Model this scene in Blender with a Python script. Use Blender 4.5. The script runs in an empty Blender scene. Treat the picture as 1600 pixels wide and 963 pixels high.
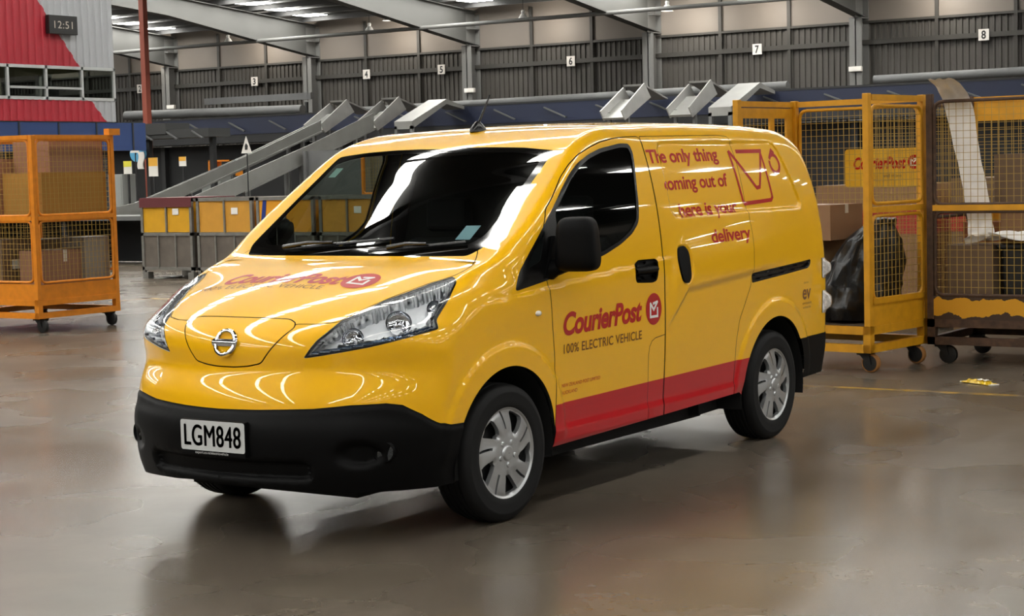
import bpy, math, random
import numpy as np
from mathutils import Vector, Matrix
C = bpy.context.scene
COL = C.collection
R = math.radians
# ================================================================= camera, world, exposure
cam_d = bpy.data.cameras.new('camera'); cam = bpy.data.objects.new('camera', cam_d); COL.objects.link(cam)
cam_d.sensor_width = 36.0; cam_d.lens = 2839.83/1600*36.0; cam_d.clip_end = 300; cam_d.clip_start = .05
YAW, PITCH, ROLL = 3.7319088, -0.0759086, -0.0255791
CAM = Vector((6.64667, 5.35606, 1.56729))
_f = Vector((math.cos(YAW)*math.cos(PITCH), math.sin(YAW)*math.cos(PITCH), math.sin(PITCH)))
_r = _f.cross(Vector((0,0,1))).normalized(); _u = _r.cross(_f)
_r2 = _r*math.cos(ROLL)+_u*math.sin(ROLL); _u2 = -_r*math.sin(ROLL)+_u*math.cos(ROLL)
cam.matrix_world = Matrix(((_r2.x,_u2.x,-_f.x,CAM.x),(_r2.y,_u2.y,-_f.y,CAM.y),(_r2.z,_u2.z,-_f.z,CAM.z),(0,0,0,1)))
C.camera = cam
world = bpy.data.worlds.new('world'); C.world = world; world.use_nodes = True
world.node_tree.nodes['Background'].inputs[0].default_value = (.5,.55,.6,1)
world.node_tree.nodes['Background'].inputs[1].default_value = .05
vs = C.view_settings
vs.view_transform = 'Standard'; vs.look = 'None'; vs.gamma = 1; vs.use_curve_mapping = False
vs.exposure = 0.13
SKYLIGHT = 22.0          # emission of the roof's translucent strips
LAMP = 30.0             # high-bay lamps
# ================================================================= helpers
def lin(h):
    h = h.lstrip('#'); v = [int(h[i:i+2],16)/255 for i in (0,2,4)]
    return tuple(x/12.92 if x <= .04045 else ((x+.055)/1.055)**2.4 for x in v)+(1,)
MATS = {}
def mat(name, col, rough=.5, metal=0., coat=0., spec=.5, emit=0., bump=0., bscale=40., var=0., vscale=6., trans=0., alpha=1., coatr=.02, stretch=None):
    if name in MATS: return MATS[name]
    m = bpy.data.materials.new(name); m.use_nodes = True; nt = m.node_tree; b = nt.nodes['Principled BSDF']
    c = lin(col) if isinstance(col,str) else col
    b.inputs['Base Color'].default_value = c; b.inputs['Roughness'].default_value = rough; b.inputs['Metallic'].default_value = metal
    b.inputs['Coat Weight'].default_value = coat; b.inputs['Coat Roughness'].default_value = coatr
    b.inputs['Specular IOR Level'].default_value = spec; b.inputs['Transmission Weight'].default_value = trans; b.inputs['Alpha'].default_value = alpha
    if emit: b.inputs['Emission Color'].default_value = c; b.inputs['Emission Strength'].default_value = emit
    if var or bump:
        tc = nt.nodes.new('ShaderNodeTexCoord'); mp = nt.nodes.new('ShaderNodeMapping'); nt.links.new(tc.outputs['Object'], mp.inputs[0])
        if stretch: mp.inputs['Scale'].default_value = stretch
    if var:
        n = nt.nodes.new('ShaderNodeTexNoise'); n.inputs['Scale'].default_value = vscale; n.inputs['Detail'].default_value = 5
        nt.links.new(mp.outputs[0], n.inputs['Vector'])
        mx = nt.nodes.new('ShaderNodeMix'); mx.data_type = 'RGBA'; mx.inputs[6].default_value = tuple(x*(1-var) for x in c[:3])+(1,); mx.inputs[7].default_value = tuple(min(1,x*(1+var)) for x in c[:3])+(1,)
        rp = nt.nodes.new('ShaderNodeMapRange'); rp.inputs[1].default_value = .3; rp.inputs[2].default_value = .7
        nt.links.new(n.outputs[0], rp.inputs[0]); nt.links.new(rp.outputs[0], mx.inputs[0]); nt.links.new(mx.outputs[2], b.inputs['Base Color'])
    if bump:
        n = nt.nodes.new('ShaderNodeTexNoise'); n.inputs['Scale'].default_value = bscale; n.inputs['Detail'].default_value = 4
        nt.links.new(mp.outputs[0], n.inputs['Vector'])
        bp = nt.nodes.new('ShaderNodeBump'); bp.inputs['Strength'].default_value = bump; bp.inputs['Distance'].default_value = .01
        nt.links.new(n.outputs[0], bp.inputs['Height']); nt.links.new(bp.outputs[0], b.inputs['Normal'])
    MATS[name] = m; return m
def glass_mat(name, tint, ior=1.45, rough=0.):
    if name in MATS: return MATS[name]
    m = bpy.data.materials.new(name); m.use_nodes = True; nt = m.node_tree
    for n in list(nt.nodes):
        if n.type == 'BSDF_PRINCIPLED': nt.nodes.remove(n)
    o = [n for n in nt.nodes if n.type == 'OUTPUT_MATERIAL'][0]
    t = nt.nodes.new('ShaderNodeBsdfTransparent'); t.inputs[0].default_value = tuple(tint)+(1,)
    g = nt.nodes.new('ShaderNodeBsdfGlossy'); g.inputs[0].default_value = (1,1,1,1); g.inputs['Roughness'].default_value = rough
    # Schlick reflectance, the same from both sides of the thin pane
    ge = nt.nodes.new('ShaderNodeNewGeometry'); dt = nt.nodes.new('ShaderNodeVectorMath'); dt.operation = 'DOT_PRODUCT'; nt.links.new(ge.outputs['Normal'],dt.inputs[0]); nt.links.new(ge.outputs['Incoming'],dt.inputs[1])
    def mth(op,a,b):
        n = nt.nodes.new('ShaderNodeMath'); n.operation = op
        for i,x in enumerate((a,b)):
            if isinstance(x,(int,float)): n.inputs[i].default_value = x
            else: nt.links.new(x,n.inputs[i])
        return n.outputs[0]
    f0 = ((ior-1)/(ior+1))**2; c1 = mth('SUBTRACT',1.,mth('ABSOLUTE',dt.outputs['Value'],0.)); fres = mth('ADD',mth('MULTIPLY',mth('POWER',c1,5.),1-f0),f0)
    mx = nt.nodes.new('ShaderNodeMixShader'); nt.links.new(fres, mx.inputs[0]); nt.links.new(t.outputs[0], mx.inputs[1]); nt.links.new(g.outputs[0], mx.inputs[2])
    nt.links.new(mx.outputs[0], o.inputs[0]); MATS[name] = m; return m
def link_mesh(name, me, parent=None, material=None):
    o = bpy.data.objects.new(name, me); COL.objects.link(o)
    if material is not None:
        for x in (material if isinstance(material,(list,tuple)) else [material]): me.materials.append(x)
    if parent is not None: o.parent = parent
    return o
def tag(o, label=None, cat=None, group=None, kind=None):
    if label: o['label'] = label
    if cat: o['category'] = cat
    if group: o['group'] = group
    if kind: o['kind'] = kind
    return o
def empty(name, loc, rz=0., label=None, cat=None, group=None):
    o = bpy.data.objects.new(name, None); COL.objects.link(o); o.location = loc; o.rotation_euler = (0,0,rz); o.empty_display_size = .1
    return tag(o, label, cat, group)
class MB:
    """collects shapes; build() links them as one mesh"""
    def __init__(s): s.v = []; s.f = []; s.sm = []
    def add(s, vs, fs, smooth=False):
        n = len(s.v); s.v += [tuple(x) for x in vs]; s.f += [tuple(i+n for i in q) for q in fs]; s.sm += [smooth]*len(fs); return s
    def box(s, x0,x1,y0,y1,z0,z1, M=None):
        vs = [Vector(p) for p in ((x0,y0,z0),(x1,y0,z0),(x1,y1,z0),(x0,y1,z0),(x0,y0,z1),(x1,y0,z1),(x1,y1,z1),(x0,y1,z1))]
        if M is not None: vs = [M@p for p in vs]
        return s.add(vs, [(3,2,1,0),(4,5,6,7),(0,1,5,4),(1,2,6,5),(2,3,7,6),(3,0,4,7)])
    def bar(s, a, b, w, h=None, up=(0,0,1)):
        a, b = Vector(a), Vector(b); h = h or w; d = (b-a).normalized(); u = Vector(up)
        if abs(d.dot(u)) > .98: u = Vector((1,0,0))
        x = d.cross(u).normalized(); y = x.cross(d)
        vs = [p+x*i*w/2+y*j*h/2 for p in (a,b) for i,j in ((-1,-1),(1,-1),(1,1),(-1,1))]
        return s.add(vs, [(3,2,1,0),(4,5,6,7),(0,1,5,4),(1,2,6,5),(2,3,7,6),(3,0,4,7)])
    def tube(s, pts, r, n=8, closed=False, caps=True):
        pts = [Vector(p) for p in pts]; m = len(pts); vs = []; fs = []; rr = r if isinstance(r,(list,tuple)) else [r]*m
        px = None
        for i,p in enumerate(pts):
            if closed: d = pts[(i+1)%m]-pts[i-1]
            else: d = pts[min(i+1,m-1)]-pts[max(i-1,0)]
            d.normalize()
            if px is None:
                px = d.orthogonal().normalized()
            else:
                px = (px-d*px.dot(d)); px = px.normalized() if px.length > 1e-6 else d.orthogonal().normalized()
            py = d.cross(px)
            vs += [p+(px*math.cos(t)+py*math.sin(t))*rr[i] for t in [2*math.pi*k/n for k in range(n)]]
        for i in range(m if closed else m-1):
            j = (i+1)%m
            for k in range(n): fs.append((i*n+k, i*n+(k+1)%n, j*n+(k+1)%n, j*n+k))
        if caps and not closed: fs += [tuple(reversed(range(n))), tuple(range((m-1)*n, m*n))]
        return s.add(vs, fs, True)
    def cyl(s, a, b, r, n=16, r2=None):
        return s.tube([a,b], [r, r if r2 is None else r2], n)
    def lathe(s, prof, n=32, M=None, smooth=True, closed=False):
        """prof: (radius, height) about local z"""
        m = len(prof); vs = []; fs = []
        for k in range(n):
            c, q = math.cos(2*math.pi*k/n), math.sin(2*math.pi*k/n)
            vs += [Vector((r*c, r*q, h)) for r,h in prof]
        if M is not None: vs = [M@p for p in vs]
        for k in range(n):
            k2 = (k+1)%n
            for i in range(m if closed else m-1):
                i2 = (i+1)%m
                fs.append((k*m+i, k2*m+i, k2*m+i2, k*m+i2))
        return s.add(vs, fs, smooth)
    def prism(s, poly, a0, a1, axis='y', M=None):
        n = len(poly)
        def P(u,v,w): return {'y':(u,w,v),'x':(w,u,v),'z':(u,v,w)}[axis]
        vs = [Vector(P(u,v,a0)) for u,v in poly]+[Vector(P(u,v,a1)) for u,v in poly]
        if M is not None: vs = [M@p for p in vs]
        return s.add(vs, [tuple(reversed(range(n))), tuple(range(n,2*n))]+[(i,(i+1)%n,n+(i+1)%n,n+i) for i in range(n)])
    def grid(s, fn, nu, nv, smooth=True):
        vs = [fn(i/nu, j/nv) for i in range(nu+1) for j in range(nv+1)]
        fs = [(i*(nv+1)+j, (i+1)*(nv+1)+j, (i+1)*(nv+1)+j+1, i*(nv+1)+j+1) for i in range(nu) for j in range(nv)]
        return s.add(vs, fs, smooth)
    def mesh(s, name, recalc=True):
        me = bpy.data.meshes.new(name); me.from_pydata([tuple(v) for v in s.v], [], s.f)
        me.polygons.foreach_set('use_smooth', s.sm); me.update()
        if recalc:
            import bmesh
            bm = bmesh.new(); bm.from_mesh(me); bmesh.ops.recalc_face_normals(bm, faces=bm.faces); bm.to_mesh(me); bm.free()
        if any(s.sm) and hasattr(me,'set_sharp_from_angle'): me.set_sharp_from_angle(angle=R(40))
        return me
    def build(s, name, material, parent=None, bevel=0., seg=2):
        o = link_mesh(name, s.mesh(name), parent, material)
        if bevel:
            b = o.modifiers.new('bevel','BEVEL'); b.width = bevel; b.segments = seg; b.limit_method = 'ANGLE'; b.angle_limit = R(35)
        return o
def np_mesh(name, V, T, N=None, parent=None, material=None, smooth=True):
    me = bpy.data.meshes.new(name)
    me.vertices.add(len(V)); me.vertices.foreach_set('co', np.asarray(V,np.float32).ravel())
    me.loops.add(len(T)*3); me.loops.foreach_set('vertex_index', np.asarray(T,np.int32).ravel())
    me.polygons.add(len(T)); me.polygons.foreach_set('loop_start', np.arange(0,len(T)*3,3,dtype=np.int32)); me.polygons.foreach_set('loop_total', np.full(len(T),3,np.int32))
    me.update(); me.validate()
    me.polygons.foreach_set('use_smooth', [smooth]*len(me.polygons))
    if N is not None and len(me.vertices) == len(N): me.normals_split_custom_set_from_vertices([tuple(n) for n in N])
    return link_mesh(name, me, parent, material)
_text_cache = {}
def text_mesh(body, size=1., bold=0., shear=0., align='LEFT', space=1., sx=1.):
    """flat lettering as (verts xy, triangles)"""
    cu = bpy.data.curves.new('lettering','FONT'); cu.body = body; cu.size = size; cu.offset = bold; cu.shear = shear; cu.align_x = align; cu.space_character = space; cu.resolution_u = 6
    ob = bpy.data.objects.new('lettering', cu); COL.objects.link(ob)
    dg = bpy.context.evaluated_depsgraph_get(); me = ob.evaluated_get(dg).to_mesh(); me.calc_loop_triangles()
    V = np.array([v.co[:] for v in me.vertices]).reshape(-1,3); T = np.array([t.vertices[:] for t in me.loop_triangles]).reshape(-1,3)
    ob.evaluated_get(dg).to_mesh_clear(); bpy.data.objects.remove(ob); bpy.data.curves.remove(cu)
    V[:,0] *= sx
    return V, T
def text_fit(body, w, h, bold=0., shear=0., space=1.):
    """lettering scaled to width w and capital height h, starting at the origin"""
    V, T = text_mesh(body, 1., bold, shear, 'LEFT', space); H, _ = text_mesh('H')
    V = V.copy(); x0 = V[:,0].min(); V[:,0] = (V[:,0]-x0)*w/(V[:,0].max()-x0); V[:,1] *= h/H[:,1].max(); return V, T
# ================================================================= room
FLOORZ = 0.
def floor_mat():
    m = bpy.data.materials.new('polished_concrete'); m.use_nodes = True; nt = m.node_tree; b = nt.nodes['Principled BSDF']; L = nt.links.new
    tc = nt.nodes.new('ShaderNodeTexCoord')
    def noise(s,d,r=.6,dist=0.):
        n = nt.nodes.new('ShaderNodeTexNoise'); n.inputs['Scale'].default_value = s; n.inputs['Detail'].default_value = d; n.inputs['Roughness'].default_value = r; n.inputs['Distortion'].default_value = dist; L(tc.outputs['Object'],n.inputs['Vector']); return n
    n1 = noise(.55,7,.60,.1); n2 = noise(2.6,6,.60); n4 = noise(1.3,8,.66,.2); n5 = noise(7.,5,.6); n7 = noise(.8,2,.5)
    def rng(n,a,b,c,d):
        q = nt.nodes.new('ShaderNodeMapRange'); q.interpolation_type = 'SMOOTHSTEP'
        for i,x in enumerate((a,b,c,d)): q.inputs[i+1].default_value = x
        L(n.outputs[0],q.inputs[0]); return q.outputs[0]
    def mix(f,a,b,mode='MIX'):
        q = nt.nodes.new('ShaderNodeMix'); q.data_type = 'RGBA'; q.blend_type = mode
        for i,x in ((0,f),(6,a),(7,b)):
            if hasattr(x,'is_linked'): L(x,q.inputs[i])
            else: q.inputs[i].default_value = x
        return q.outputs[2]
    c0 = mix(rng(n1,.30,.70,0,1),lin('#544c42'),lin('#6d6459'))
    c1 = mix(rng(n2,.30,.75,0,.40),c0,lin('#443e36'))
    c2 = mix(rng(n4,.52,.80,0,.50),c1,lin('#887e72'))
    c3 = mix(rng(n5,.55,.85,0,.22),c2,lin('#38332c')); L(c3,b.inputs['Base Color'])
    L(rng(n7,.3,.7,.22,.31),b.inputs['Roughness'])
    bp = nt.nodes.new('ShaderNodeBump'); bp.inputs['Strength'].default_value = .03; bp.inputs['Distance'].default_value = .006; n6 = noise(1.6,2,.4); L(n6.outputs[0],bp.inputs['Height']); L(bp.outputs[0],b.inputs['Normal'])
    b.inputs['Specular IOR Level'].default_value = .34
    return m
X0,X1,Y0,Y1,HC = -50.,46.,-78.,46.,9.4
def struct(o): o['kind'] = 'structure'; return o
def sheet_mat(name, c, pitch=.35, bump=.9, axis=1):
    """ribbed metal cladding: real ribs are modelled where they are near; far ones as relief"""
    m = mat(name, c, .55, var=.06, vscale=1.5)
    return m
m = MB(); m.box(X0-.5,X1+.5,Y0-.5,Y1+.5,-.3,0.); struct(m.build('floor', floor_mat()))
LIGHTW = mat('light_cladding','#a8a49c',.6)
GREYW = mat('grey_cladding','#423f3b',.6,var=.06,vscale=.6); GREYD = mat('grey_steel','#666664',.55,var=.05,vscale=.8); ROOFM = mat('dark_roof','#3c3c3b',.8); PALE = mat('pale_panel','#746c64',.6,var=.05,vscale=.5)
# back wall: ribbed cladding below, pale panels above
m = MB(); ZP = 6.12; rib = .21
y = Y0
pts = []
while y < Y1:
    pts += [(y,0.),(y+.08,0.),(y+.10,.045),(y+.17,.045),(y+.19,0.)]; y += rib
vs = [(X0+d,yy,z) for z in (0,ZP) for yy,d in pts]; n = len(pts); m.add(vs,[(i,i+1,n+i+1,n+i) for i in range(n-1)])
struct(m.build('wall_back', GREYW))
m = MB(); m.box(X0-.3,X0-.02,Y0,Y1,0,14); m.box(X0-.02,X0+.08,Y0,Y1,ZP,8.0); struct(m.build('wall_back_upper', PALE))
m = MB(); m.box(X1,X1+.3,Y0,Y1,0,14); struct(m.build('wall_front', LIGHTW))
m = MB(); m.box(X0,X1,Y0-.3,Y0,0,14); struct(m.build('wall_right', GREYW))
m = MB(); m.box(X0,X1,Y1,Y1+.3,0,14); struct(m.build('wall_left', LIGHTW))
BEAMS = [-18.4-7.75*k for k in range(-8,8)]
BEAMS = [b for b in BEAMS if Y0 < b < Y1]
# roof: low at the wall, rising towards the middle
def roofz(x): return 7.5+min(max(x-X0,0),58.)*.078
m = MB(); m.add([(X0,Y0,roofz(X0)+.25),(8,Y0,roofz(8)+.25),(X1,Y0,roofz(X1)+.25),(X0,Y1,roofz(X0)+.25),(8,Y1,roofz(8)+.25),(X1,Y1,roofz(X1)+.25)],[(0,1,4,3),(1,2,5,4)])
struct(m.build('ceiling', ROOFM))
# translucent roof strips between the purlins
SKY = mat('roof_light_panel','#fffdf6',.5,emit=SKYLIGHT)
for k,(ys,wd) in enumerate(((-64.1,1.),(-56.4,1.),(-48.7,1.),(-40.6,1.),(-32.8,1.),(-25.4,.9),(-20.,.8),(-15.0,.8),(-8.3,.55),(-4.75,.42),(5.6,.7),(14.6,.8),(23.4,.8),(31,.8),(39,.8))):
    m = MB(); x = X0+1.2
    while x < X1-3:
        if k < 6 and x > 0: break
        m.box(x,x+1.40,ys-wd/2,ys+wd/2,roofz(x)+.16,roofz(x)+.18); x += 3.2 if ys > 10 else 1.6
    struct(m.build('window_%d'%(k+1), SKY))
# steel frames: columns on the wall, haunched rafters, purlins, eaves pipe
def plate_i(m, pts_bot, pts_top, y, wf=.36, tw=.03, tf=.03):
    """an I-section rafter: web between two lines in x-z, flanges along them"""
    n = len(pts_bot); m.prism(list(pts_bot)+list(reversed(pts_top)), y-tw/2, y+tw/2, 'y')
    for P in (pts_bot,pts_top):
        for a,b in zip(P[:-1],P[1:]): m.bar((a[0],y,a[1]),(b[0],y,b[1]),wf,tf)
for yb in BEAMS:
    if yb > 5: continue
    m = MB(); xw = X0+.08; m.box(xw,xw+.03,yb-.22,yb+.22,0,7.4); m.box(xw+.57,xw+.60,yb-.22,yb+.22,0,6.22); m.box(xw,xw+.60,yb-.02,yb+.02,0,7.4)
    for z in (6.22,6.85): m.box(xw,xw+.6,yb-.22,yb+.22,z-.02,z+.02)
    struct(m.build('steel_column', GREYD))
    m = MB(); xs = [xw,-46.1,-41.5,-25.,8.]; bot = [(xw+.0,6.25),(-46.1,6.78),(-41.5,roofz(-41.5)-.72),(-25,roofz(-25)-.72),(8,roofz(8)-.72)]; top = [(x,roofz(x)-.02) for x in xs]
    plate_i(m,bot,top,yb); struct(m.build('steel_rafter', mat('rafter_grey','#4a4a48',.6,var=.05,vscale=.8)))
m = MB(); x = X0+1.0
while x < 8: m.box(x-.05,x+.05,Y0,Y1 if x < -40 else 12,roofz(x)+.0,roofz(x)+.20); x += 1.6
struct(m.build('purlins', mat('purlin_steel','#474747',.7)))
m = MB(); m.tube([(-46.3,Y0,6.72),(-46.3,Y1,6.72)],.07,8); struct(m.build('eaves_pipe', GREYD))
m = MB(); m.box(X0+.07,X0+.17,Y0,Y1,5.36,5.52); m.box(X0+.07,X0+.14,Y0,Y1,6.06,6.14)
for yb in BEAMS:
    for d in (2.62,5.2): m.box(X0+.08,X0+.15,yb-d-.06,yb-d+.06,0,7.5)
struct(m.build('wall_rails', mat('dark_steel','#35332f',.6)))
import numpy as np
# ---------------------------------------------------------------- van body surface (implicit)
# side profile at the centre line (x forward from the front axle, z up)
PROFILE=[(-3.30,.0),(-3.52,.10),(-3.585,.34),(-3.615,.46),(-3.605,.55),(-3.60,.75),(-3.592,1.0),(-3.565,1.25),(-3.52,1.48),(-3.46,1.66),
(-3.40,1.735),(-3.28,1.775),(-3.0,1.797),(-2.6,1.81),(-2.2,1.815),(-1.8,1.813),(-1.4,1.80),(-1.1,1.775),(-.92,1.737),(-.76,1.682),(-.5,1.523),(-.25,1.362),
(-.085,1.256),(.0,1.2025),(.065,1.1745),(.13,1.1585),(.224,1.139),(.494,1.068),(.68,1.0),(.775,.952),(.838,.905),(.868,.862),(.877,.815),(.872,.772),(.870,.742),(.886,.706),(.909,.662),(.924,.62),(.930,.585),
(.934,.56),(.955,.52),(.962,.46),(.955,.38),(.945,.31),(.925,.25),(.895,.18),(.84,.05),(.7,.0),(0,.0),(-2,.0)]
def _closed_spline(P,n=14):
    P=np.array(P,float);m=len(P);out=[]
    for i in range(m):
        p0,p1,p2,p3=P[i-1],P[i],P[(i+1)%m],P[(i+2)%m]
        d=[max(1e-6,np.linalg.norm(b-a))**.5 for a,b in((p0,p1),(p1,p2),(p2,p3))]
        m1=((p1-p0)/d[0]-(p2-p0)/(d[0]+d[1])+(p2-p1)/d[1])*d[1]
        m2=((p2-p1)/d[1]-(p3-p1)/(d[1]+d[2])+(p3-p2)/d[2])*d[1]
        for t in np.linspace(0,1,n,endpoint=False):
            out.append((2*t**3-3*t**2+1)*p1+(t**3-2*t**2+t)*m1+(-2*t**3+3*t**2)*p2+(t**3-t**2)*m2)
    return np.array(out)
def poly_sdf(poly,X,Y):
    """signed distance to a closed polygon, negative inside"""
    poly=np.asarray(poly,float);X=np.asarray(X,float);Y=np.asarray(Y,float)
    d2=np.full(X.shape,1e9);ins=np.zeros(X.shape,bool)
    for (ax,ay),(bx,by) in zip(poly,np.roll(poly,-1,0)):
        ex,ey=bx-ax,by-ay;L=ex*ex+ey*ey+1e-18
        t=np.clip(((X-ax)*ex+(Y-ay)*ey)/L,0,1)
        np.minimum(d2,(X-ax-t*ex)**2+(Y-ay-t*ey)**2,out=d2)
        if ay!=by:
            c=((ay>Y)!=(by>Y))&(X<(ex)*(Y-ay)/(ey)+ax); ins^=c
    d=np.sqrt(d2);return np.where(ins,-d,d)
TX0,TZ0,TH=-3.95,-.1,.0125
_tx=np.arange(TX0,1.45,TH);_tz=np.arange(TZ0,2.15,TH)
_tab=poly_sdf(_closed_spline(PROFILE,8),*np.meshgrid(_tx,_tz,indexing='ij'))
for _ in range(2):                                   # light smoothing of the table
    for ax in (0,1):
        _p=np.pad(_tab,[(1,1) if a==ax else (0,0) for a in (0,1)],mode='edge')
        _tab=.25*np.take(_p,range(0,_tab.shape[ax]),ax)+.5*np.take(_p,range(1,_tab.shape[ax]+1),ax)+.25*np.take(_p,range(2,_tab.shape[ax]+2),ax)
def prof(x,z):
    u=np.clip((x-TX0)/TH,1,len(_tx)-3.001);v=np.clip((z-TZ0)/TH,1,len(_tz)-3.001)
    i=u.astype(int);j=v.astype(int);a=u-i;b=v-j
    def B(t): return ((1-t)**3/6,(3*t**3-6*t*t+4)/6,(-3*t**3+3*t*t+3*t+1)/6,t**3/6)
    wa,wb=B(a),B(b);r=0
    for k in range(4):
        s=0
        for l in range(4): s=s+wb[l]*_tab[i+k-1,j+l-1]
        r=r+wa[k]*s
    return r
def sst(a,b,x):
    t=np.clip((x-a)/(b-a),0,1);return t*t*t*(t*(6*t-15)+10)
_WZ=np.polyfit([.2,.34,.55,.72,.9,1.05,1.2,1.39,1.58,1.69],[.842,.861,.874,.880,.885,.882,.869,.841,.797,.765],4)
def halfwidth(x,z):
    zz=np.clip(z,.2,1.75)
    w=np.polyval(_WZ,zz)-(z-zz)*.45
    w=w-.035*np.clip((-2.7-x)/.85,0,2)**2-.035*np.clip((x+.35)/1.0,0,2)**2
    return w
def sdbox(x,z,x0,x1,z0,z1,r):
    qx=np.abs(x-(x0+x1)/2)-(x1-x0)/2+r;qz=np.abs(z-(z0+z1)/2)-(z1-z0)/2+r
    return np.hypot(np.maximum(qx,0),np.maximum(qz,0))+np.minimum(np.maximum(qx,qz),0)-r
AF=(0.0,.322,.378);AR=(-2.722,.300,.402)
def F(x,y,z):
    y=np.abs(y)
    up=sst(.75,1.2,z)                                # 0 at nose, 1 at windscreen
    front=sst(-1.7,-.8,x)
    k=(.42*(1-up)+.12*up)*front
    c=k*y*y-.045*y*y*(1-sst(-3.2,-2.2,x))
    crown=.055*y*y*(1-front)*sst(1.3,1.6,z)+.05*y*y*front*sst(.85,1.0,z)*(1-sst(1.05,1.2,z))
    b=prof(x+c,z+crown)
    a=y-halfwidth(x,z)
    # side sculpting
    sd=sst(.55,.7,y)
    ins=sdbox(x-(z-1.3)*.55*sst(-2.5,-3.0,x),z,-3.19,-1.56,1.295,1.70,.07)   # recessed cargo panel
    a=a+.013*(1-sst(-.026,.0,ins))*sd
    for (cx,cz,R),ro in ((AF,.50),(AR,.525)):
        rr=np.hypot(x-cx,z-cz)
        a=a-.012*(1-sst(ro-.05,ro,rr))*sst(.28,.40,z)
    cz=np.where(x>-1.661,.901+(x+1.661)*-.80,.901-(x+1.661)*.06)      # sliding door crease
    band=sst(-.005,.05,z-cz)*(1-sst(.12,.36,z-cz))
    a=a-.015*band*sst(-1.42,-1.55,x)*(1-sst(-2.55,-2.35,-x*-1*-1) if False else 1)*sst(-3.0,-2.3,x)*sd
    a=a-.007*sst(-.01,.012,1.03+.07*(-x-.4)-z)*sst(.8,1.02,z+.07*(x+.4))*sst(-1.6,-1.3,x)*sd*(1-sst(.0,.3,x))
    a=a-.010*sst(.40,.34,z)*sst(.27,.31,z)*sd*sst(-2.35,-2.2,x)*(1-sst(-.4,-.3,x))   # rocker lip
    # rounding radius
    r=.10+.13*sst(.1,.7,x)*(1-sst(1.0,1.3,z))+.03*(1-sst(-3.4,-3.1,x))
    r=r-.045*sst(1.1,1.35,z)*front
    A=a+r;Bb=b+r
    f=np.minimum(np.maximum(a,b),-r)+np.hypot(np.maximum(A,0),np.maximum(Bb,0))
    f=np.minimum(np.maximum(A,Bb),0)+np.hypot(np.maximum(A,0),np.maximum(Bb,0))-r
    # lower bumper details: intake and fog lamp recess
    fr=sst(.45,.6,x)
    g=sdbox(y,z,-.46+.0*y,.46,.275,.385,.05)
    f=f+.03*(1-sst(-.03,.0,g))*fr
    g=np.hypot((y-.63)/1.5,(z-.40))-.062
    f=f+.03*(1-sst(-.03,.005,g))*fr
    f=f-.010*sst(.545,.525,z)*sst(.3,.5,x)*0
    return f
def grad(P,e=1.5e-3):
    g=np.empty_like(P)
    for i in range(3):
        d=np.zeros(3);d[i]=e
        A=P+d;Bm=P-d
        g[:,i]=F(*A.T)-F(*Bm.T)
    return g/(2*e)
def to_surface(P,n=4):
    P=P.copy()
    for _ in range(n):
        f=F(*P.T);g=grad(P)
        P-=g*(f/np.maximum((g*g).sum(1),.05))[:,None]
    return P
# ================================================================= van
YEL = mat('van_yellow','#f6b90a',.32,coat=.8,spec=.22)
REDP = mat('van_red','#bd0a16',.32,coat=.7,spec=.2)
BLK = mat('black_plastic','#040405',.55,spec=.13,bump=.04,bscale=300)
TRIM = mat('black_trim','#0b0b0c',.25,spec=.5)
DARK = mat('dark_interior','#121314',.8)
DASH = mat('dashboard_plastic','#232426',.65)
RUB = mat('tyre_rubber','#101011',.75,spec=.3)
CHR = mat('chrome','#d8dade',.08,metal=1.)
SIL = mat('hubcap_silver','#b9bbbd',.32,metal=.75,coat=.3)
LRED = mat('decal_red','#b5140e',.35,coat=.6,spec=.2)
LBRN = mat('decal_brown','#7a4a12',.4,coat=.5,spec=.2)
WHT = mat('decal_white','#f4f1ee',.4,coat=1.)
GLS = glass_mat('window_glass',(.56,.61,.58),1.62)
FRIT = mat('screen_black','#050505',.05,spec=.6)
LENS = glass_mat('clear_lens',(.93,.94,.95),1.45)

def uniq_edges(T):
    E = np.sort(np.concatenate([T[:,[0,1]],T[:,[1,2]],T[:,[2,0]]]),1)
    U, inv = np.unique(E, axis=0, return_inverse=True); return U, inv.reshape(3,-1).T
def compact(V,T):
    if len(T) == 0: return np.zeros((0,3)), T
    u, inv = np.unique(T, return_inverse=True); return V[u], inv.reshape(T.shape)
def refine(V,T,g,band,proj=True):
    """1-to-4 split of the triangles near g = 0"""
    gv = np.asarray(g(V)); sel = (np.abs(gv[T]).min(1) < band)
    if not sel.any(): return V,T
    S = T[sel]; U, inv = uniq_edges(S); mid = (V[U[:,0]]+V[U[:,1]])/2
    if proj: mid = to_surface(mid,2)
    n = len(V); m = inv+n; V2 = np.vstack([V,mid])
    a,b,c = S.T; ab,bc,ca = m[:,0],m[:,1],m[:,2]
    N = np.concatenate([np.stack(x,1) for x in ((a,ab,ca),(ab,b,bc),(ca,bc,c),(ab,bc,ca))])
    return V2, np.vstack([T[~sel],N])
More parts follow.
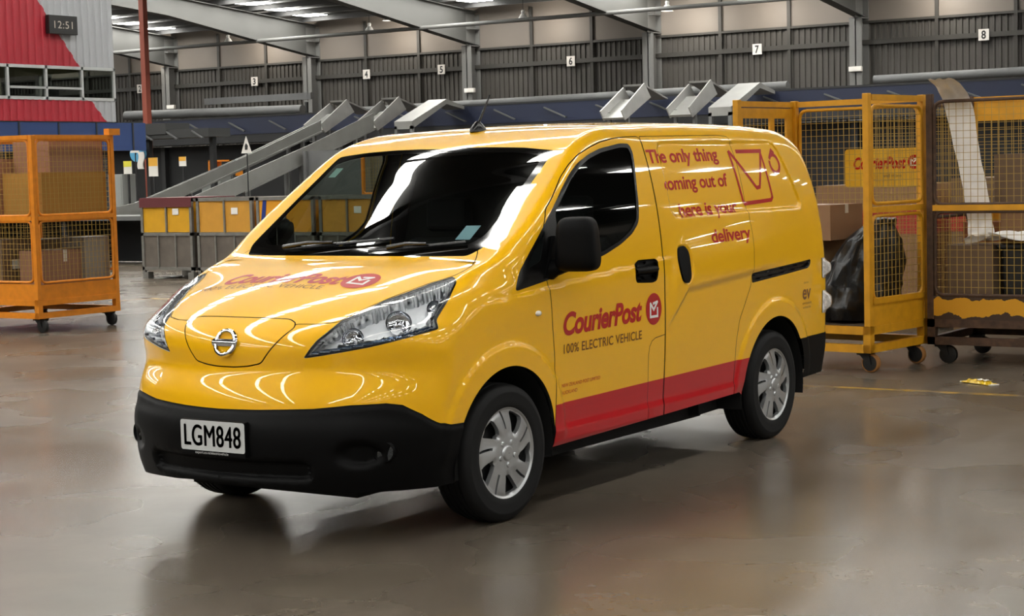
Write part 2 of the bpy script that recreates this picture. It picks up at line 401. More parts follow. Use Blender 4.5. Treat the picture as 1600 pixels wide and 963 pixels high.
def split(M, g, proj=True, fine=0):
    """(part with g < 0, part with g > 0)"""
    V,T = M
    if len(T) == 0: return M, M
    for k in range(fine): V,T = refine(V,T,g,.02/2**k,proj)
    gv = np.asarray(g(V),float).copy(); gv[np.abs(gv) < 1e-6] = 1e-6
    s = gv < 0; ns = s[T].sum(1); mix = (ns == 1)|(ns == 2)
    ins = T[ns == 3]; out = T[ns == 0]; X = T[mix]
    if len(X):
        odd = np.where(ns[mix] == 1, True, False)           # the lone vertex is inside
        sx = s[X]; lone = np.where(odd[:,None], sx, ~sx).argmax(1)
        r = np.arange(len(X)); a = X[r,lone]; b = X[r,(lone+1)%3]; c = X[r,(lone+2)%3]
        E = np.sort(np.concatenate([np.stack([a,b],1),np.stack([a,c],1)]),1); U, inv = np.unique(E,axis=0,return_inverse=True); inv = inv.ravel()
        A,B = V[U[:,0]],V[U[:,1]]; ga,gb = gv[U[:,0]],gv[U[:,1]]
        t = ga/(ga-gb)
        for _ in range(3):
            P = A+(B-A)*t[:,None]; gp = np.asarray(g(P),float)
            lo = (gp<0)==(ga<0)
            A = np.where(lo[:,None],P,A); ga = np.where(lo,gp,ga); B = np.where(lo[:,None],B,P); gb = np.where(lo,gb,gp)
            t = np.clip(np.where(np.abs(ga-gb)>1e-12, ga/(ga-gb+1e-18), .5),0,1)
        P = A+(B-A)*t[:,None]
        if proj: P = to_surface(P,1)
        n = len(V); V = np.vstack([V,P]); p = inv[:len(X)]+n; q = inv[len(X):]+n
        tri = np.stack([a,p,q],1); quad = np.vstack([np.stack([p,b,c],1),np.stack([p,c,q],1)])
        o2 = np.concatenate([odd,odd])
        ins = np.vstack([ins,tri[odd],quad[~o2]]); out = np.vstack([out,tri[~odd],quad[o2]])
    return compact(V,ins), compact(V,out)
def mirror(M):
    V,T = M; V = V.copy(); V[:,1] *= -1; return V, T[:,::-1]
def both(M):
    a = mirror(M); return np.vstack([M[0],a[0]]), np.vstack([M[1],a[1]+len(M[0])])
def join(*Ms):
    Vs=[];Ts=[];n=0
    for V,T in Ms: Vs.append(V);Ts.append(T+n);n+=len(V)
    return np.vstack(Vs),np.vstack(Ts)
def normals(V):
    g = grad(V,2e-3); return g/np.linalg.norm(g,axis=1,keepdims=True)
def bound_edges(T):
    E = np.concatenate([T[:,[0,1]],T[:,[1,2]],T[:,[2,0]]]); k = np.sort(E,1)
    _, inv, cnt = np.unique(k,axis=0,return_inverse=True,return_counts=True); return E[cnt[inv.ravel()] == 1]
def walls(M, D):
    """strip from the border of M along D (per vertex)"""
    V,T = M; E = bound_edges(T); W = np.vstack([V, V+D]); n = len(V)
    F2 = np.vstack([np.stack([E[:,1],E[:,0],E[:,0]+n],1),np.stack([E[:,1],E[:,0]+n,E[:,1]+n],1)]); return compact(W,F2)
def surface_nets(h=.0155):
    xs = np.arange(-3.72,1.06,h); ys = np.arange(-.5*h-.001,.96,h); zs = np.arange(.15,1.92,h)
    G = np.empty((len(xs),len(ys),len(zs)))
    for i in range(0,len(xs),40):
        X,Y,Z = np.meshgrid(xs[i:i+40],ys,zs,indexing='ij'); G[i:i+40] = F(X,Y,Z)
    s = G < 0; n = np.zeros(tuple(d-1 for d in G.shape),int)
    sl = lambda A,i,j,k: A[i:A.shape[0]-1+i, j:A.shape[1]-1+j, k:A.shape[2]-1+k]
    for i in (0,1):
        for j in (0,1):
            for k in (0,1): n += sl(s,i,j,k)
    act = (n > 0)&(n < 8); idx = -np.ones(act.shape,int); idx[act] = np.arange(act.sum())
    I,J,K = np.nonzero(act); acc = np.zeros((len(I),3)); cnt = np.zeros(len(I))
    cor = [(i,j,k) for i in (0,1) for j in (0,1) for k in (0,1)]
    for a in cor:
        for b in cor:
            if sum(abs(p-q) for p,q in zip(a,b)) != 1 or a > b: continue
            ga = G[I+a[0],J+a[1],K+a[2]]; gb = G[I+b[0],J+b[1],K+b[2]]; x = (ga<0)!=(gb<0)
            t = np.where(x, ga/np.where(x,ga-gb,1), 0)
            for d in range(3): acc[:,d] += np.where(x, a[d]+(b[d]-a[d])*t, 0)
            cnt += x
    V = np.stack([xs[I],ys[J],zs[K]],1)+acc/cnt[:,None]*h
    Q = []
    for d in range(3):
        A = [slice(None)]*3; B = [slice(None)]*3; A[d] = slice(0,-1); B[d] = slice(1,None)
        o1,o2 = [(1,2),(2,0),(0,1)][d]
        ch = s[tuple(A)] != s[tuple(B)]; i = np.stack(np.nonzero(ch),1)
        i = i[(i[:,o1] > 0)&(i[:,o2] > 0)&(i[:,o1] < G.shape[o1]-1)&(i[:,o2] < G.shape[o2]-1)]
        def cell(u,v):
            k = i.copy(); k[:,o1] -= u; k[:,o2] -= v; return idx[k[:,0],k[:,1],k[:,2]]
        q = np.stack([cell(1,1),cell(0,1),cell(0,0),cell(1,0)],1)
        inside_first = s[i[:,0],i[:,1],i[:,2]]
        q[~inside_first] = q[~inside_first][:,::-1]; Q.append(q)
    Q = np.vstack(Q); Q = Q[(Q >= 0).all(1)]
    V = to_surface(V,4)
    d1 = ((V[Q[:,0]]-V[Q[:,2]])**2).sum(1); d2 = ((V[Q[:,1]]-V[Q[:,3]])**2).sum(1); m = d1 < d2
    T = np.vstack([Q[m][:,[0,1,2]],Q[m][:,[0,2,3]],Q[~m][:,[0,1,3]],Q[~m][:,[1,2,3]]])
    return V, T
def poly_xz(P, cond=lambda V: V[:,1] < .3):
    P = np.array(P,float)
    return lambda V: np.where(cond(V), 1., poly_sdf(P,V[:,0],V[:,2]))
def smooth_poly(P, n=3, k=.25):
    """round a polygon's corners (Chaikin)"""
    P = np.array(P,float)
    for _ in range(n):
        Q = np.roll(P,-1,0); P = np.stack([P*(1-k)+Q*k, P*k+Q*(1-k)],1).reshape(-1,2)
    return P
def round_poly(P, r=.02, n=5):
    """round each corner of a polygon with a small fillet"""
    P = [np.array(p,float) for p in P]; out = []
    for i,p in enumerate(P):
        a,b = P[i-1],P[(i+1)%len(P)]; la,lb = np.linalg.norm(a-p),np.linalg.norm(b-p)
        k = min(r,.45*la,.45*lb); A = p+(a-p)/la*k; B = p+(b-p)/lb*k
        out += [(1-t)**2*A+2*t*(1-t)*p+t*t*B for t in np.linspace(0,1,n)]
    return np.array(out)
def polyline_dist(P,X,Y):
    d = np.full(X.shape,1e9)
    for (ax,ay),(bx,by) in zip(P[:-1],P[1:]):
        ex,ey = bx-ax,by-ay; t = np.clip(((X-ax)*ex+(Y-ay)*ey)/(ex*ex+ey*ey),0,1); d = np.minimum(d,np.hypot(X-ax-t*ex,Y-ay-t*ey))
    return d

van = empty('delivery_van',(-1.36,0,0),0,'bright yellow electric delivery van with red lettering and black front bumper','van')
VO = Vector((1.36,0,0))
def vpart(name, M, m, parent=van, N=True, off=0., smooth=True):
    V,T = M
    if len(T) == 0: return None
    n = normals(V) if N is True else N
    V = V+n*off if (off and n is not None) else V
    o = np_mesh(name, V, T, n if (n is not None and smooth) else None, parent, m, smooth)
    if parent is van: o.location = VO
    return o
def vbuild(name, mb, m, parent=van, bevel=0., seg=2):
    o = mb.build(name, m, parent, bevel, seg)
    if parent is van: o.location = VO
    return o

V,T = surface_nets()
_, M = split((V,T), lambda V: V[:,1])
GAP = .0028
def gapped(g, gap):
    # signed distance rescaled so that a gap keeps its width where the skin turns away
    def h(V):
        gv = np.asarray(g(V),float); near = np.abs(gv) < .03
        k = np.ones(len(V)); W = V[near]
        if len(W):
            G = np.stack([(g(W+e)-g(W-e))/4e-3 for e in np.eye(3)*2e-3],1); n = normals(W)
            G = G-n*(G*n).sum(1,keepdims=True); k[near] = np.clip(np.linalg.norm(G,axis=1),.12,1)
        return gv/k-gap
    return h
def archf(A, xr):
    cx,cz,Rr = A
    return lambda V: np.where(V[:,1] < .4, 1., np.hypot(V[:,0]-cx, np.maximum(V[:,2]-cz,0)+0*V[:,0])-Rr)
_, M = split(M, archf(AF,0), fine=2); _, M = split(M, archf(AR,0), fine=2)
ZB = lambda x: np.interp(x,[-3.7,-3.1,-2.32,-2.28,-.36,.36,.5,.76,.895,.93],[.31,.305,.30,.318,.282,.236,.234,.238,.255,.266])
_, M = split(M, lambda V: V[:,2]-ZB(V[:,0]))
UPPER_FULL = M
# windscreen
WS = round_poly([(-.2,1.187),(.245,1.186),(.49,1.185),(.655,1.186),(.700,1.225),(.702,1.26),(.691,1.39),(.670,1.586),(.663,1.6555),(.486,1.6735),(.298,1.681),(.147,1.682),(0,1.679),(-.2,1.679)],.018)
ws_g = lambda V: np.where((V[:,0] < -1.0)|(V[:,0] > .2)|(V[:,1] > .75), 1., poly_sdf(WS,V[:,1],V[:,2]))
ws, M = split(M, ws_g, fine=2)
WSI = round_poly([(-.2,1.232),(.40,1.228),(.60,1.232),(.655,1.268),(.655,1.40),(.628,1.632),(.46,1.652),(.2,1.660),(-.2,1.659)],.03)
wsg, frit = split(ws, lambda V: poly_sdf(WSI,V[:,1],V[:,2]), fine=1)
# door glass
DW = round_poly([(-.061,1.026),(-.319,1.058),(-.551,1.094),(-.863,1.150),(-1.02,1.192),(-1.14,1.238),(-1.216,1.290),(-1.240,1.36),(-1.262,1.48),(-1.305,1.64),(-1.29,1.683),(-1.20,1.685),(-.992,1.660),(-.87,1.632),(-.754,1.592),(-.66,1.54),(-.553,1.465),(-.372,1.327),(-.197,1.186),(-.12,1.115)],.03)
dw_g = poly_xz(DW)
dw, M = split(M, dw_g, fine=2)
GM = round_poly([(-.445,1.105),(-.551,1.115),(-.863,1.170),(-1.02,1.212),(-1.13,1.256),(-1.198,1.305),(-1.222,1.38),(-1.244,1.48),(-1.283,1.63),(-1.27,1.662),(-1.19,1.664),(-.992,1.640),(-.87,1.612),(-.764,1.573),(-.66,1.518),(-.565,1.446),(-.462,1.365)],.02)
GQ = round_poly([(-.160,1.118),(-.285,1.150),(-.352,1.292),(-.325,1.265),(-.235,1.19)],.02)
mainglass, dwframe = split(dw, poly_xz(GM), fine=2)
quarter, dwframe = split(dwframe, poly_xz(GQ), fine=1)
# headlamp (projected along its own facing)
LU = lambda V: -.62*V[:,0]+.785*V[:,1]
def lampP(pts): return [(-.62*a+.785*b,c) for a,b,c in pts]
LP = round_poly(lampP([(.820,.388,.797),(.805,.415,.84),(.787,.439,.874),(.692,.493,.948),(.506,.583,1.023),(.281,.676,1.086),(.194,.730,1.109),(.225,.769,1.089),(.340,.802,1.015),(.436,.807,.94),(.447,.828,.903),(.551,.783,.882),(.705,.646,.841),(.794,.459,.807)]),.012)
lamp_g = lambda V: np.where((V[:,0] < .0)|(V[:,2] < .75)|(V[:,2] > 1.14), 1., poly_sdf(LP,LU(V),V[:,2]))
lamp, M = split(M, lamp_g, fine=2)
# bumpers
ZBUMP = lambda y: np.interp(y,[0,.2,.454,.605,.717,.762,.81,.845,.868,.95],[.580,.583,.591,.606,.609,.598,.553,.506,.490,.488])
fb, M = split(M, lambda V: np.where(V[:,0] < .2, 1., V[:,2]-ZBUMP(V[:,1])), fine=2)
rb, M = split(M, lambda V: np.where(V[:,0] > -2.95, 1., V[:,2]-.544), fine=1)
# tail lamp: an upper and a lower lens on the corner
TLP = [round_poly([(.72,.875),(.72,.995),(.9,.995),(.9,.875)],.03), round_poly([(.72,.665),(.72,.80),(.9,.80),(.9,.665)],.03)]
tls = []
for P_ in TLP:
    q_, M = split(M, lambda V: np.where(V[:,0] > -3.30, 1., np.maximum(poly_sdf(P_,V[:,1],V[:,2]), (V[:,0]+3.40))), fine=2); tls.append(q_)
# sliding-door track
SLOT = round_poly([(-2.415,.965),(-2.412,.910),(-3.175,.948),(-3.215,.968),(-3.222,.998),(-3.15,.995)],.015)
slot, M = split(M, poly_xz(SLOT), fine=2)
# handles
H1 = round_poly([(-1.125,1.085),(-1.165,1.106),(-1.356,1.104),(-1.362,1.05),(-1.345,.995),(-1.30,.985),(-1.125,.995)],.025)
H2 = round_poly([(-1.575,1.09),(-1.59,1.145),(-1.64,1.157),(-1.675,1.12),(-1.678,.985),(-1.65,.960),(-1.60,.968),(-1.578,1.02)],.035)
H2R = round_poly([(-1.56,1.10),(-1.58,1.165),(-1.68,1.17),(-1.735,1.10),(-1.725,.99),(-1.67,.945),(-1.59,.955),(-1.563,1.02)],.04)
h1, M = split(M, poly_xz(H1), fine=2)
h2, M = split(M, poly_xz(H2), fine=2)
# charging port lid and bonnet
PORT = round_poly([(-.4,.959),(.15,.959),(.263,.955),(.302,.941),(.313,.923),(.185,.7725),(.12,.760),(.05,.754),(-.4,.754)],.018)
port_g = lambda V: np.where(V[:,0] < .5, 1., poly_sdf(PORT,V[:,1],V[:,2]))
port, M = split(M, gapped(port_g,-GAP), fine=2); _, M = split(M, gapped(port_g,GAP), fine=0)
HOOD = round_poly([(.790,-.3),(.790,.28),(.763,.312),(.740,.402),(.703,.484),(.68,.498),(.506,.582),(.281,.675),(.194,.729),(.14,.746),(.085,.750),(.0,.716),(-.06,.685),(-.25,.5),(-.25,-.3)],.012)
hood_g = lambda V: np.where((V[:,2] < .90)|(V[:,2] > 1.3), 1., poly_sdf(HOOD,V[:,0],V[:,1]))
hood, M = split(M, gapped(hood_g,-GAP*.8), fine=2); _, M = split(M, gapped(hood_g,GAP*.8))
# doors
DOOR = round_poly([(-.378,.20),(-.374,.697),(-.354,.876),(-.333,1.04),(-.27,1.20),(-.40,1.38),(-.486,1.440),(-.602,1.527),(-.70,1.588),(-.79,1.632),(-.90,1.666),(-1.015,1.692),(-1.15,1.710),(-1.30,1.718),(-1.420,1.720),(-1.420,.20)],.02)
door_g = poly_xz(DOOR)
door, M = split(M, gapped(door_g,-GAP), fine=2); _, M = split(M, gapped(door_g,GAP))
KICK = [(-1.262,.20),(-1.258,.45),(-1.252,.62),(-1.262,.665),(-1.285,.692),(-1.32,.705),(-1.418,.714)]
_, door = split(door, lambda V: polyline_dist(KICK,V[:,0],V[:,2])-.0018, fine=3)
SLIDE = round_poly([(-1.4255,.20),(-1.4255,1.720),(-2.30,1.728),(-2.415,1.72),(-2.44,1.60),(-2.445,1.2),(-2.42,.985),(-2.40,.90),(-2.26,.72),(-2.225,.60),(-2.215,.45),(-2.205,.20)],.02)
slide_g = poly_xz(SLIDE)
slide, M = split(M, gapped(slide_g,-GAP*.8), fine=2); _, M = split(M, gapped(slide_g,GAP*.8))
h2r, slide = split(slide, poly_xz(H2R), fine=2)
# red band along the sills
RED_G = lambda V: np.where((V[:,0] > -.374)|(V[:,0] < -2.42)|(V[:,1] < .3), 1., V[:,2]-(.4795+(-.375-V[:,0])*.0105))
dred, door = split(door, RED_G, fine=1); sred, slide = split(slide, RED_G, fine=1); bred, M = split(M, RED_G, fine=1)

# ---- link the body pieces
shell = vpart('body_shell', both(M), YEL)
vpart('bonnet', both(hood), YEL); lid = vpart('charging_port_lid', both(port), YEL)
vpart('sill_stripe', bred, REDP); vpart('sill_stripe', mirror(bred), REDP)
fbV,fbT = both(fb); nrm = normals(fbV)
dz = ZBUMP(np.abs(fbV[:,1]))-fbV[:,2]; fbV2 = fbV+nrm*(.007*sst(0,.03,dz))[:,None]
front_bumper = np_mesh('front_bumper', fbV2, fbT, None, van, BLK); front_bumper.location = VO
rear_bumper = vpart('rear_bumper', both(rb), BLK, off=.004)
lining = vpart('inner_lining', both(join(M,hood,port,door,slide,dred,sred,bred,h2r)), DARK, off=-.014)
screen = vpart('windscreen', both(wsg), GLS, off=-.002); vpart('screen_border', both(frit), FRIT, screen, off=-.001)
for sgn in (1,-1):
    f = (lambda M: M) if sgn > 0 else mirror
    d = vpart('front_door', f(door), YEL)
    vpart('window_frame', f(dwframe), TRIM, d, off=.001); vpart('window_glass', f(mainglass), GLS, d, off=-.004)
    vpart('quarter_glass', f(quarter), GLS, van, off=-.003)
    vpart('sill_stripe', f(dred), REDP, d)
    vpart('handle_recess', join(f(h1),walls(f(h1),normals(f(h1)[0])*.014)), BLK, d, off=-.014)
    P = [(-1.15,1.052),(-1.34,1.060)]
    hb = MB(); hb.grid(lambda u,v: (-1.135-.215*u, sgn*(.874+.022*math.sin(math.pi*v)+.006*math.sin(math.pi*u)), 1.030+.044*v), 12, 8); vbuild('door_handle', hb, BLK, d)
    s = vpart('sliding_door', f(slide), YEL)
    vpart('sill_stripe', f(sred), REDP, s)
    # shell-shaped recess behind the upright handle
    Vh,Th = f(h2r); dd = poly_sdf(H2R,Vh[:,0],Vh[:,2]); nn = normals(Vh); Vh = Vh-nn*(.016*sst(0,.035,-dd))[:,None]
    o = np_mesh('handle_recess', Vh, Th, None, s, YEL)
    vpart('door_handle', join(f(h2),walls(f(h2),-normals(f(h2)[0])*.03)), BLK, s, off=.006)
    vpart('door_track', join(f(slot),walls(f(slot),normals(f(slot)[0])*.013)), TRIM, van, off=-.013)
    # headlamp: bucket, reflectors and clear cover
    L = f(lamp); n = normals(L[0]); rng = np.random.RandomState(4)
    h = vpart('headlight', L, LENS, off=.002)
    Bk = (L[0]-n*.055, L[1]); 
    np_mesh('headlight_bucket', *join(Bk, walls(L,-n*.055)), None, h, mat('lamp_reflector','#f2f4f7',.35,metal=.15,bump=.35,bscale=22))
    rim_in, rim = split(L, lambda V: np.where(True, poly_sdf(LP,-.62*V[:,0]+.785*np.abs(V[:,1]),V[:,2])+.008, 0), fine=1)
    vpart('lamp_surround', rim, TRIM, h, off=-.003)
    def lamp_pt(u,z,dep):                                   # a point inside the lamp at (u,z) of its facing
        V0 = L[0]; k = ((-.62*V0[:,0]+.785*np.abs(V0[:,1])-u)**2+(V0[:,2]-z)**2).argmin(); return Vector(V0[k]-n[k]*dep), Vector(n[k])
    lo,_x = split(L, lambda V: -(poly_sdf(LP,-.62*V[:,0]+.785*np.abs(V[:,1]),V[:,2])+.008) , fine=1)
    ax = lampP([(.80,.42,.815),(.70,.64,.855),(.56,.76,.893),(.46,.80,.915)])
    strip_g = lambda V: np.maximum(polyline_dist(ax,-.62*V[:,0]+.785*np.abs(V[:,1]),V[:,2])-.0085, poly_sdf(LP,-.62*V[:,0]+.785*np.abs(V[:,1]),V[:,2])+.008)
    st,_x = split(L, strip_g, fine=1); vpart('running_light', st, mat('lamp_blue_strip','#5d7391',.12,metal=.8), h, off=-.012)
    for (a,b,zz),rr in (((.70,.55,.895),.047),((.50,.66,.955),.056),((.33,.735,1.00),.040)):
        p,nn = lamp_pt(-.62*a+.785*b,zz,.048); M4 = nn.lerp(Vector((.75,.55*sgn,.1)),.5).normalized().to_track_quat('Z','Y').to_matrix().to_4x4(); M4.translation = p
        m = MB(); m.lathe([(rr,.030),(rr*.97,.018),(rr*.8,.006),(rr*.5,-.002),(.35*rr,-.004)],24,M4); m.lathe([(.34*rr,-.006),(.33*rr,.010),(.2*rr,.017),(.0005,.019)],20,M4)
        m.build('reflector_bowl', CHR, h)
    for Tl,P_ in zip(tls,TLP):
        Tl = f(Tl); nt_ = normals(Tl[0]); dd = -np.maximum(poly_sdf(P_,np.abs(Tl[0][:,1]),Tl[0][:,2]), Tl[0][:,0]+3.40)
        np_mesh('tail_light', Tl[0]+nt_*(.004+.034*sst(0,.05,dd))[:,None], Tl[1], None, van, mat('tail_lens','#d6d2cf',.06,coat=1.,var=.35,vscale=45)).location = VO

# ---- things that sit on the skin
def on_skin(P, axis, guess):
    """move points along one axis onto the body"""
    P = np.array(P,float); P[:,axis] = guess; lo = None
    for _ in range(40):
        f = F(*P.T); e = np.zeros(3); e[axis] = 2e-3; g = (F(*(P+e).T)-F(*(P-e).T))/4e-3
        P[:,axis] -= np.clip(f/np.where(np.abs(g) < .15, .15*np.sign(g+1e-9), g),-.04,.04)
    return P
def decal(name, V2, T2, place, axis, guess, m, parent, off=.0016, maxlen=.05):
    """flat lettering wrapped on the body; place maps (u,v) to two world axes"""
    V,T = V2.copy(),T2
    for _ in range(4):                                      # split long triangles so that they follow the curve
        e = np.linalg.norm(V[T]-V[np.roll(T,-1,1)],axis=2).max(1) > maxlen
        if not e.any(): break
        V,T = refine(V,T,lambda V: np.zeros(len(V)),1.,False)
    P = np.zeros((len(V),3)); place(V,P); P = on_skin(P,axis,guess); n = normals(P)
    P2 = P+n*off
    a,b,c = P2[T[:,0]],P2[T[:,1]],P2[T[:,2]]; fl = (np.cross(b-a,c-a)*n[T[:,0]]).sum(1) < 0; T = T.copy(); T[fl] = T[fl][:,::-1]
    o = np_mesh(name, P2, T, n, parent, m)
    if parent is van: o.location = VO
    return o
def side(x0,z0,k=0.):
    def f(V,P): P[:,0] = x0-V[:,0]; P[:,2] = z0+V[:,1]+k*V[:,0]; P[:,1] = .9
    return f
def stroke(pts, w, closed=False):
    """flat line drawing with mitred joints"""
    P = np.array(pts,float); n = len(P); Vs = []; Ts = []
    for i in range(n):
        a = P[i-1] if (i or closed) else None; b = P[(i+1)%n] if (i < n-1 or closed) else None
        d1 = (P[i]-a)/np.linalg.norm(P[i]-a) if a is not None else None; d2 = (b-P[i])/np.linalg.norm(b-P[i]) if b is not None else None
        d1 = d2 if d1 is None else d1; d2 = d1 if d2 is None else d2
        nn = np.array([-(d1+d2)[1],(d1+d2)[0]]); nn /= np.linalg.norm(nn)+1e-9; k = 1/max(.35,abs(nn@np.array([-d1[1],d1[0]])))
        Vs += [P[i]+nn*w/2*k, P[i]-nn*w/2*k]
    for i in range(n if closed else n-1):
        j = (i+1)%n; Ts += [(2*i,2*i+1,2*j+1),(2*i,2*j+1,2*j)]
    V = np.array(Vs); return np.c_[V,np.zeros(len(V))], np.array(Ts)
def merge2(*Ms):
    return join(*Ms)
def disc2(r, n=48, r0=0.):
    t = np.arange(n)*2*math.pi/n
    V = np.vstack([np.c_[np.cos(t)*r,np.sin(t)*r,0*t], np.c_[np.cos(t)*max(r0,1e-4),np.sin(t)*max(r0,1e-4),0*t]])
    T = np.vstack([[(i,(i+1)%n,n+(i+1)%n),(i,n+(i+1)%n,n+i)] for i in range(n)]); return V,T
def envelope2(s, w):
    """the ticked envelope mark, unit size s"""
    a = stroke([(-.40*s,.36*s),(-.42*s,-.42*s),(.42*s,-.42*s),(.42*s,.10*s)],w)
    b = stroke([(-.44*s,.40*s),(-.02*s,-.02*s),(.46*s,.46*s)],w); c = stroke([(-.12*s,.34*s),(.44*s,.42*s)],w); return merge2(a,b,c)
# side of the van seen in the photograph
right_slide = [o for o in van.children if o.name.startswith('sliding_door')][0]; left_door = [o for o in van.children if o.name.startswith('front_door')][0]
def shift(M,dx,dz): V,T = M; V = V.copy(); V[:,0] += dx; V[:,1] += dz; return V,T
def courier(w,h): return text_fit('CourierPost',w,h,.035,.22,.97)
for (sx,sgn) in ((1,1),):
    decal('company_lettering', *courier(.735,.098), side(-.448,.797,.016), 1, .9, LRED, left_door)
    decal('electric_lettering', *text_fit('100% ELECTRIC VEHICLE',.730,.042,.012,.0,1.05), side(-.450,.7105,.004), 1, .9, LBRN, left_door)
    decal('owner_lettering', *merge2(text_fit('NEW ZEALAND POST LIMITED',.345,.016), shift(text_fit('AUCKLAND',.14,.016),0,-.034)), side(-.437,.553,.01), 1, .9, LRED, left_door)
    decal('round_mark', *disc2(.080), side(-1.302,.853), 1, .9, LRED, left_door)
    decal('envelope_mark', *envelope2(.086,.013), side(-1.302,.851), 1, .9, WHT, left_door, .0026)
    for body,x,z,w in (('The only thing',-1.435,1.583,.800),('coming out of',-1.542,1.443,.735),('here is your',-1.672,1.301,.660),('delivery',-1.958,1.154,.458)):
        decal('slogan_lettering', *text_fit(body,w,.066,.022,.0,.97), side(x,z,.010), 1, .88, LRED, right_slide)
    env = merge2(stroke([(0,0),(.045,-.275),(.058,-.292),(.40,-.282),(.422,-.265),(.395,-.02),(.385,.0)],.021), stroke([(.09,-.004),(.40,-.004),(.285,-.205),(.245,-.21),(.005,.0)],.021))
    tail = merge2(stroke([(.545+.062*math.cos(t)*1.0,-.078+.052*math.sin(t)) for t in np.linspace(R(150),R(-200),26)],.022), stroke([(.50,-.04),(.55,.0),(.575,-.02)],.02))
    decal('envelope_drawing', *env, side(-2.375,1.640,.004), 1, .86, LRED, shell)
    decal('envelope_drawing', *tail, side(-2.375,1.640,.004), 1, .86, LRED, shell)
    decal('badge_lettering', *merge2(text_fit('ev',.125,.082,.02), shift(text_fit('zero',.07,.014),.02,.09), shift(text_fit('emission',.135,.016),.0,-.032), shift(text_fit('vehicle',.12,.014),.005,-.056)), side(-3.085,.770), 1, .87, LBRN, shell)
# bonnet lettering, read from in front
def hoodp(y0,x0,k=0.):
    def f(V,P): P[:,1] = y0+V[:,0]; P[:,0] = x0-V[:,1]+k*V[:,0]; P[:,2] = 1.05
    return f
bon = [o for o in van.children if o.name.startswith('bonnet')][0]
decal('company_lettering', *courier(.69,.115), hoodp(-.425,.425), 2, 1.08, LRED, bon)
decal('electric_lettering', *text_fit('100% ELECTRIC VEHICLE',.72,.040,.0,.0,1.05), hoodp(-.505,.490), 2, 1.06, LBRN, bon)
decal('round_mark', *disc2(.090), hoodp(.345,.362), 2, 1.08, LRED, bon)
decal('envelope_mark', *envelope2(.098,.015), hoodp(.345,.360), 2, 1.08, WHT, bon, .0026)
# ring badge
bp = to_surface(np.array([[.87,0,.857]])); bn = normals(bp)[0]; q = Vector(bn).to_track_quat('Z','X').to_matrix()
ztan = Vector((0,0,1))-Vector(bn)*bn[2]; ztan.normalize(); ytan = Vector((0,1,0)); M4 = Matrix((( ytan.x,ztan.x,bn[0],bp[0][0]),(ytan.y,ztan.y,bn[1],0),(ytan.z,ztan.z,bn[2],bp[0][2]),(0,0,0,1)))
m = MB(); m.lathe([(.044,.002),(.047,.011),(.054,.013),(.061,.010),(.064,.002)],48,M4)
m.grid(lambda u,v: M4@Vector((-.068+.136*u, -.016+.032*v, .006+.010*math.sin(math.pi*max(.02,min(.98,v))))),12,8)
vbuild('ring_badge', m, CHR)
# number plate
m = MB(); pz = .466; M4 = Matrix.Translation((.975,0,pz))
m.prism(round_poly([(-.183,-.065),(.183,-.065),(.183,.065),(-.183,.065)],.012),-.012,.0,'x',M4); 
plate = vbuild('number_plate', m, mat('plate_white','#c9cbcb',.35)); 
def flat(name, M, place, mt, parent):
    V,T = M; P = np.zeros((len(V),3)); place(V,P); return np_mesh(name, P, T, None, parent, mt, False)
def platep(y0,z0,x=.9765):
    def f(V,P): P[:,0] = x; P[:,1] = y0+V[:,0]; P[:,2] = pz+z0+V[:,1]
    return f
PL = text_fit('LGM848',.322,.088,0.,0.,1.06)
flat('plate_lettering', join(PL,shift(PL,.003,.0),shift(PL,.0015,.002),shift(PL,.0045,.0005)), platep(-.163,-.044), mat('plate_black','#0d0d0e',.5), plate)
flat('plate_caption', text_fit('export.co.nz/electricvehicle',.19,.011), platep(-.10,-.078,.9768), mat('caption_white','#d0d0d0',.5), plate)
m = MB(); m.box(.945,.974,-.185,.185,pz-.085,pz+.068); vbuild('plate_holder', m, BLK, bevel=.004)
# lower grille slats, tow eye, fog lamps
for z in (.292,.315,.338,.361):
    m = MB(); m.tube([tuple(x) for x in to_surface(np.array([[.93-.42*y*y,y,z] for y in np.linspace(-.46,.46,25)]),3)], .007, 6); vbuild('grille_slat', m, BLK)
for sgn in (1,-1):
    p = to_surface(np.array([[.70,.705,.408]]))[0]; nn = Vector((.85,.35*sgn,.0)).normalized(); M4 = nn.to_track_quat('Z','Y').to_matrix().to_4x4(); M4.translation = Vector((p[0]-.02,p[1]*sgn,p[2]))
    m = MB(); m.lathe([(.050,.0),(.050,.022),(.043,.030),(.040,.024)],28,M4); fo = vbuild('fog_lamp', m, BLK)
    m = MB(); m.lathe([(.0005,.024),(.02,.0235),(.040,.021)],24,M4); m.build('fog_lens', mat('fog_glass','#30353a',.05,coat=1.,metal=.3), fo)
    M4 = Matrix.Translation((-.233,sgn*.889,.916)); m = MB(); m.grid(lambda u,v: M4@Vector((.024*math.cos(2*math.pi*u)*math.sin(math.pi/2*v), sgn*.012*math.cos(math.pi/2*v), .013*math.sin(2*math.pi*u)*math.sin(math.pi/2*v))),20,6); vbuild('side_indicator', m, mat('indicator_lens','#e8e2d6',.1,coat=1.))
